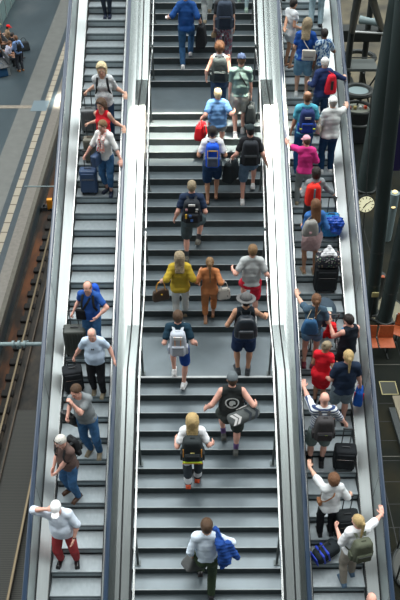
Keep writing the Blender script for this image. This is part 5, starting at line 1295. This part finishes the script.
MB().cyl((0, 0, .03), .60, .06, 40).obj('disc', mat('pale_stone_plate', (.20, .185, .12), .6, var=.12, vscale=4), bp)
b = MB(); b.torus((0, 0, .055), .60, .03, n=40); b.obj('rim', M['darksteel'], bp)
# clock
ck = empty('station_clock', (4.33, 16.93, 4.04), 0, 'round station clock with pale yellow face hanging beside the dark columns', 'clock')
ck.rotation_euler = (math.radians(-14), 0, 0)
b = MB(); b.cyl((0, 0, 0), .235, .14, 40, axis='y'); b.obj('case', M['darksteel'], ck)
b = MB(); b.cyl((0, -.074, 0), .212, .006, 40, axis='y'); b.obj('dial', mat('dial_pale_yellow', (.80, .78, .52), .4, emit=.5), ck)
b = MB()
for k in range(12):
    a = k * PI / 6; L0 = .155 if k % 3 else .145
    for t in np.linspace(0, 1, 2)[:1]:
        p0 = (math.sin(a) * L0, -.079, math.cos(a) * L0); p1 = (math.sin(a) * .20, -.079, math.cos(a) * .20); b.tube([p0, p1], .011, 6)
b.obj('hour_mark', M['black'], ck)
for a, L_, w_, nm in ((52, .15, .012, 'minute_hand'), (215, .12, .015, 'hour_hand')):
    a = math.radians(a); MB().tube([(-math.sin(a) * .03, -.085, -math.cos(a) * .03), (math.sin(a) * L_, -.085, math.cos(a) * L_)], w_, 6).obj(nm, M['black'], ck)
b = MB(); b.tube([(0, .0, .22), (.02, .30, 1.3), (.02, .60, 2.6)], .018); b.tube([(0, .0, -.22), (-.03, -.2, -1.2), (.25, .9, -4.0)], .014); b.obj('suspension_rod', M['darksteel'], ck)
# orange seats
def seat_row(x, y, rz, n, label, w=.44):
    e = empty('bench', (x, y, 0), rz, label, 'bench', None)
    for k in range(n):
        cx_ = (k - (n - 1) / 2) * (w + .05)
        o = MB().rbox((cx_, 0, .45), (w, .42, .03), .014, 2).obj('seat', M['orange_seat'], e)
        def tl(V): return V @ rotm('x', -.22).T + np.array([cx_, .24, .66])
        o = MB().rbox((0, 0, 0), (w, .03, .38), .014, 2, fn=tl).obj('backrest', M['orange_seat'], e)
        b = MB(); b.box((cx_ - w / 2 - .02, -.2, .40), (cx_ - w / 2 + .01, .28, .44)); b.box((cx_ - w / 2 - .015, .2, .40), (cx_ - w / 2 + .01, .24, .84)); b.obj('bracket', M['chrome'], e)
    b = MB(); b.tube([(-n * (w + .05) / 2, .05, .39), (n * (w + .05) / 2, .05, .39)], .03); b.obj('beam', M['darksteel'], e)
    for sx in (-1, 1):
        b = MB(); b.tube([(sx * n * w * .36, .05, .38), (sx * n * w * .36, .05, .03)], .025); b.tube([(sx * n * w * .36, -.2, .02), (sx * n * w * .36, .28, .02)], .02); b.obj('leg', M['darksteel'], e)
    return e
seat_row(4.93, 15.50, 0, 2, 'row of two orange wooden seats in front of the round column plate', .42)
seat_row(5.83, 15.85, math.radians(-28), 2, 'angled orange wooden seat at the right edge beyond the round column plate', .42)
# litter stand and information lamp by the columns
ls = empty('yellow_sign_stand', (5.04, 16.98, 0), 0, 'small yellow sign plate on a short post between the two columns', 'sign')
MB().tube([(0, 0, 0), (0, 0, .9)], .03).obj('post', M['darksteel'], ls)
MB().rbox((0, -.02, .95), (.20, .04, .17), .012, 2).obj('plate', mat('pale_yellow_plate', (.55, .50, .22), .6), ls)
lb = empty('litter_bin', (5.36, 17.95, 0), 0, 'dark litter bin with orange lid strip between the dark columns', 'litter bin')
MB().cyl((0, 0, .45), .17, .9, 24).obj('bin_body', M['darksteel'], lb); MB().rbox((0, -.1, .90), (.24, .12, .05), .02, 2).obj('lid', M['orange_seat'], lb)
lamp = empty('floor_lamp', (6.25, 21.0, 0), 0, 'twin-lens floor lamp glowing beside the right column', 'lamp')
MB().cyl((0, 0, .9), .16, 1.8, 20).obj('lamp_body', M['greybeam'], lamp)
for z_, in ((1.84,), (1.35,)): MB().sphere((0, -.10 if z_ < 1.8 else 0, z_), (.085, .085, .05), 16, 8).obj('lens', mat('lamp_lens', (1, .78, .36), .3, emit=.9), lamp)
# floor hatch
hx = empty('floor_hatch', (5.05, 14.22, .006), 0, 'square floor hatch with pale yellow frame in front of the orange seats', 'hatch')
b = MB()
for sx in (-1, 1): b.box((sx * .21 - .012, -.24, 0), (sx * .21 + .012, .24, .012)); b.box((-.21, sx * .23 - .012, 0), (.21, sx * .23 + .012, .012))
b.obj('frame', mat('hatch_frame', (.38, .34, .16), .6), hx); MB().box((-.2, -.22, 0), (.2, .22, .008)).obj('cover', mat('hatch_cover', (.035, .04, .03), .7), hx)
# kerb and round lift glass by the lower right edge
kb = empty('kerb', (5.02, 12.7, .006), math.radians(2), 'dark kerb with pale edge running along the hall floor at the right', 'kerb')
MB().box((-.10, -1.6, 0), (.06, .75, .10)).obj('kerb_block', mat('kerb_dark', (.02, .028, .028), .6), kb); MB().box((.10, -.2, 0), (.8, 1.2, .05)).obj('pale_slab', mat('kerb_pale', (.26, .23, .16), .7), kb)
lf = empty('glass_lift_shaft', (4.86, 8.9, 0), 0, 'dark ring-framed round glass shaft at the lower right edge', 'lift shaft')
for z_ in (.05, 1.1, 2.2): MB().torus((0, 0, z_), .74, .035, n=48).obj('ring', M['darksteel'], lf)
b = MB(); b.cyl((0, 0, .03), .72, .05, 40); b.obj('floor_disc', mat('lift_disc', (.045, .05, .042), .5), lf)
for k in range(6):
    a = k * PI / 3 + .3; MB().tube([(.74 * math.cos(a), .74 * math.sin(a), 0), (.74 * math.cos(a), .74 * math.sin(a), 2.2)], .02).obj('mullion', M['darksteel'], lf)
oc = empty('luggage_cart', (5.55, 13.95, 0), math.radians(-20), 'pale rounded luggage cart hood at the right edge near the hatch', 'luggage cart')
MB().rbox((.12, 0, .35), (.46, .85, .36), .17, 5).obj('hood', mat('cart_pale', (.30, .30, .27), .4), oc); MB().rbox((.12, 0, .12), (.40, .78, .12), .04, 3).obj('chassis', M['darksteel'], oc)
# steelwork beyond the right escalator
sf = empty('steel_framework', (5.9, 31.0, 0), 0, 'dark steel framework with round ring beams beyond the right escalator', 'steel framework')
def W(x, y, z): return (x - 5.9, y - 31.0, z)
MB().tube([W(7.09, 35.46, 0), W(4.38, 21.45, 8)], .12, 14).obj('strut', M['darksteel'], sf)
MB().tube([W(7.9, 32.5, 2.5), W(4.63, 21.45, 8)], .12, 14).obj('strut', M['darksteel'], sf)
MB().tube([W(5.75, 28.2, 0), W(5.55, 27.6, 5.2)], .11, 12).obj('strut', M['darksteel'], sf)
MB().tube([W(6.95, 31.0, 0), W(6.6, 30.0, 7.0)], .12, 12).obj('strut', M['darksteel'], sf)
MB().tube([W(6.18, 29.46, 4.2), W(6.55, 29.3, 4.2), W(6.92, 29.15, 4.2)], [.16, .12, .17], 14).obj('cross_tube', M['greybeam'], sf)
MB().tube([W(6.0, 30.1, 3.5), W(7.3, 29.9, 3.5)], .04, 10).obj('guard_tube', M['whitetube'], sf)
MB().box(W(5.7, 30.3, 3.0), W(7.3, 31.0, 3.45)).obj('dark_girder', M['darksteel'], sf)
for z0_, (x, y, z_, R_, r2_) in enumerate(((5.93, 26.92, 2.5, .50, .10), (6.75, 31.2, 2.0, .62, .10), (6.15, 27.55, 1.5, .55, .07), (6.15, 27.3, 1.1, .55, .07))): MB().torus(W(x, y, z_), R_, r2_, n=40).obj('ring_beam', M['darksteel'], sf)
MB().cyl(W(5.95, 26.95, 2.46), .38, .06, 28).obj('ring_disc', M['greybeam'], sf)
MB().box(W(5.6, 27.7, 2.9), W(6.75, 28.65, 3.0)).obj('platform_deck', mat('deck_grey', (.085, .10, .095), .7), sf)
MB().tube([W(5.5, 28.4, 3.15), W(6.8, 28.4, 3.15)], .025).obj('deck_rail', M['darksteel'], sf)
for a_, b_ in (((6.2, 27.6, 2.9), (6.75, 28.2, 1.2)), ((6.75, 27.6, 2.9), (6.2, 28.2, 1.2)), ((6.75, 27.6, 2.9), (6.75, 27.6, 0)), ((5.7, 27.6, 2.9), (5.7, 27.6, 0))): MB().tube([W(*a_), W(*b_)], .035).obj('brace', M['darksteel'], sf)
MB().rbox(W(5.85, 29.3, 1.0), (.8, 1.0, 1.6), .06, 2).obj('machine_housing', M['darksteel'], sf)
sc_ = [('far kiosk counter with grey top below the steel framework', (4.95, 26.6), (1.0, .8, .9)), ('far kiosk cabinet behind the thick column', (6.2, 27.9), (.9, .9, 1.3))]
for lb_, (x, y), (w, d, h_) in sc_:
    k_ = empty('kiosk_counter', (x, y, 0), .1, lb_, 'counter'); MB().rbox((0, 0, h_ / 2), (w, d, h_), .04, 2).obj('cabinet', M['darkgrey'], k_); MB().rbox((0, 0, h_ + .02), (w * 1.06, d * 1.06, .05), .02, 2).obj('counter_top', mat('counter_top', (.22, .24, .20), .5), k_)
    for j in range(4): MB().rbox((-w * .35 + j * w * .23, -.1, h_ + .10), (.12, .14, .12), .03, 2).obj('goods_tray', [M['orange_seat'], mat('goods_yellow', (.42, .34, .12), .7), M['whitetube'], mat('goods_red', (.55, .06, .02), .6)][j], k_)
pn = empty('purple_banner', (7.25, 24.9, 0), 0, 'narrow dark purple banner glimpsed between the two tall columns', 'banner')
MB().box((-.18, 0, .3), (.18, .03, 2.6)).obj('banner_panel', mat('banner_purple', (.025, .018, .09), .6), pn); MB().tube([(-.2, 0, 0), (-.2, 0, 2.7)], .025).obj('pole', M['darksteel'], pn)

# ------------------------------------------------------------------ left platform: seated travellers
def plat_bench(x, y, rz, label):
    e = empty('platform_bench', (x, y, 0), rz, label, 'bench')
    MB().rbox((0, 0, .44), (2.2, .45, .05), .02, 2).obj('seat', M['darkgrey'], e); MB().rbox((0, .25, .68), (2.2, .04, .36), .015, 2).obj('backrest', M['darkgrey'], e)
    for sx in (-1, 0, 1): MB().box((sx * .9 - .03, -.18, 0), (sx * .9 + .03, .24, .42)).obj('leg', M['steel_dull'], e)
plat_bench(-9.55, 36.55, math.radians(-62), 'dark bench behind the traveller in the red cap on the left platform')
plat_bench(-9.25, 34.75, math.radians(-62), 'dark bench nearer the left edge, under the traveller in the grey top')
seated = [(-9.75, 38.7, 'seated traveller in white shirt and pale hat at the far end of the group', wht, denim, ('short', 'brown'), ('cap', cloth('straw_cap', (.40, .36, .18)))),
          (-9.15, 38.0, 'seated traveller wearing a bright red cap', cloth('tan_top', (.28, .19, .12)), lgrey, ('short', 'dark'), ('cap', cloth('red_cap', (.75, .012, .012)))),
          (-9.45, 36.9, 'seated traveller in brown top with bare tanned arms', cloth('brown_top', (.16, .085, .05)), dgrey, ('long', 'auburn', .2), None),
          (-8.75, 36.4, 'seated traveller in black jacket with dark hair beside the red cap', blk, blk, ('short', 'dark'), None),
          (-9.35, 35.4, 'seated traveller in grey top at the left edge of the picture', cloth('grey_top', (.26, .29, .30)), navy, ('short', 'brown'), None),
          (-8.85, 34.9, 'seated traveller in pale lilac shirt leaning forward', cloth('lilac_shirt', (.42, .42, .52)), dgrey, ('short', 'auburn'), None)]
for i, (x, y, lb_, tp, bt, hr, ht) in enumerate(seated):
    y = 34.7 + (y - 34.9) * .62
    person(lb_, pos=(x, y, 0), yaw=-62 + (i * 37 % 30), H=1.72, female=i % 2 == 1, hair=hr, hat=ht, skin=['fair', 'tan', 'tan'][i % 3], top=(tp, 'short', .93, .02), bottom=(bt, 'trousers'), shoes=black_leather, sit=.52,
           feet=[(-.12, .42, 0), (.12, .46, 0)], hands=[(-.12, .36, .64), (.12, .34, .64)], lean=.18 if i != 5 else .4, q=1.6, nod=-.3)
P = person('standing traveller in light blue shirt and dark trousers facing the seated group', pos=(-8.22, 34.5, 0), yaw=40, H=1.66, hair=('short', 'auburn'), skin='tan', top=(cloth('light_blue_shirt', (.20, .32, .58)), 'half', .92, .02), bottom=(cloth('dark_trousers', (.03, .035, .045)), 'trousers'), shoes=mat('tan_shoe', (.30, .14, .05), .6), hands=[(-.18, .25, 1.15), (.22, .18, 1.05)], q=1.5)
backpack(P, 'black rucksack on the standing traveller in light blue', cloth('pack_black', (.016, .018, .02)), size=(.22, .12, .34), z0=1.05, pocket=False)
for (x, y, lb_, c_) in ((-8.55, 35.5, 'black travel bag on the platform floor beside the seated group', (.014, .016, .02)), (-8.95, 33.9, 'dark blue bag at the left edge below the seated travellers', (.015, .06, .13)), (-8.45, 36.9, 'charcoal rucksack propped at the feet of the seated group', (.03, .035, .04))):
    handbag(lb_, (x, y, .62), 30, cloth('floor_bag_%d' % int(-x * 100), c_), (.50, .30, .42), drop=.20, cat='bag', kind='travel_bag')
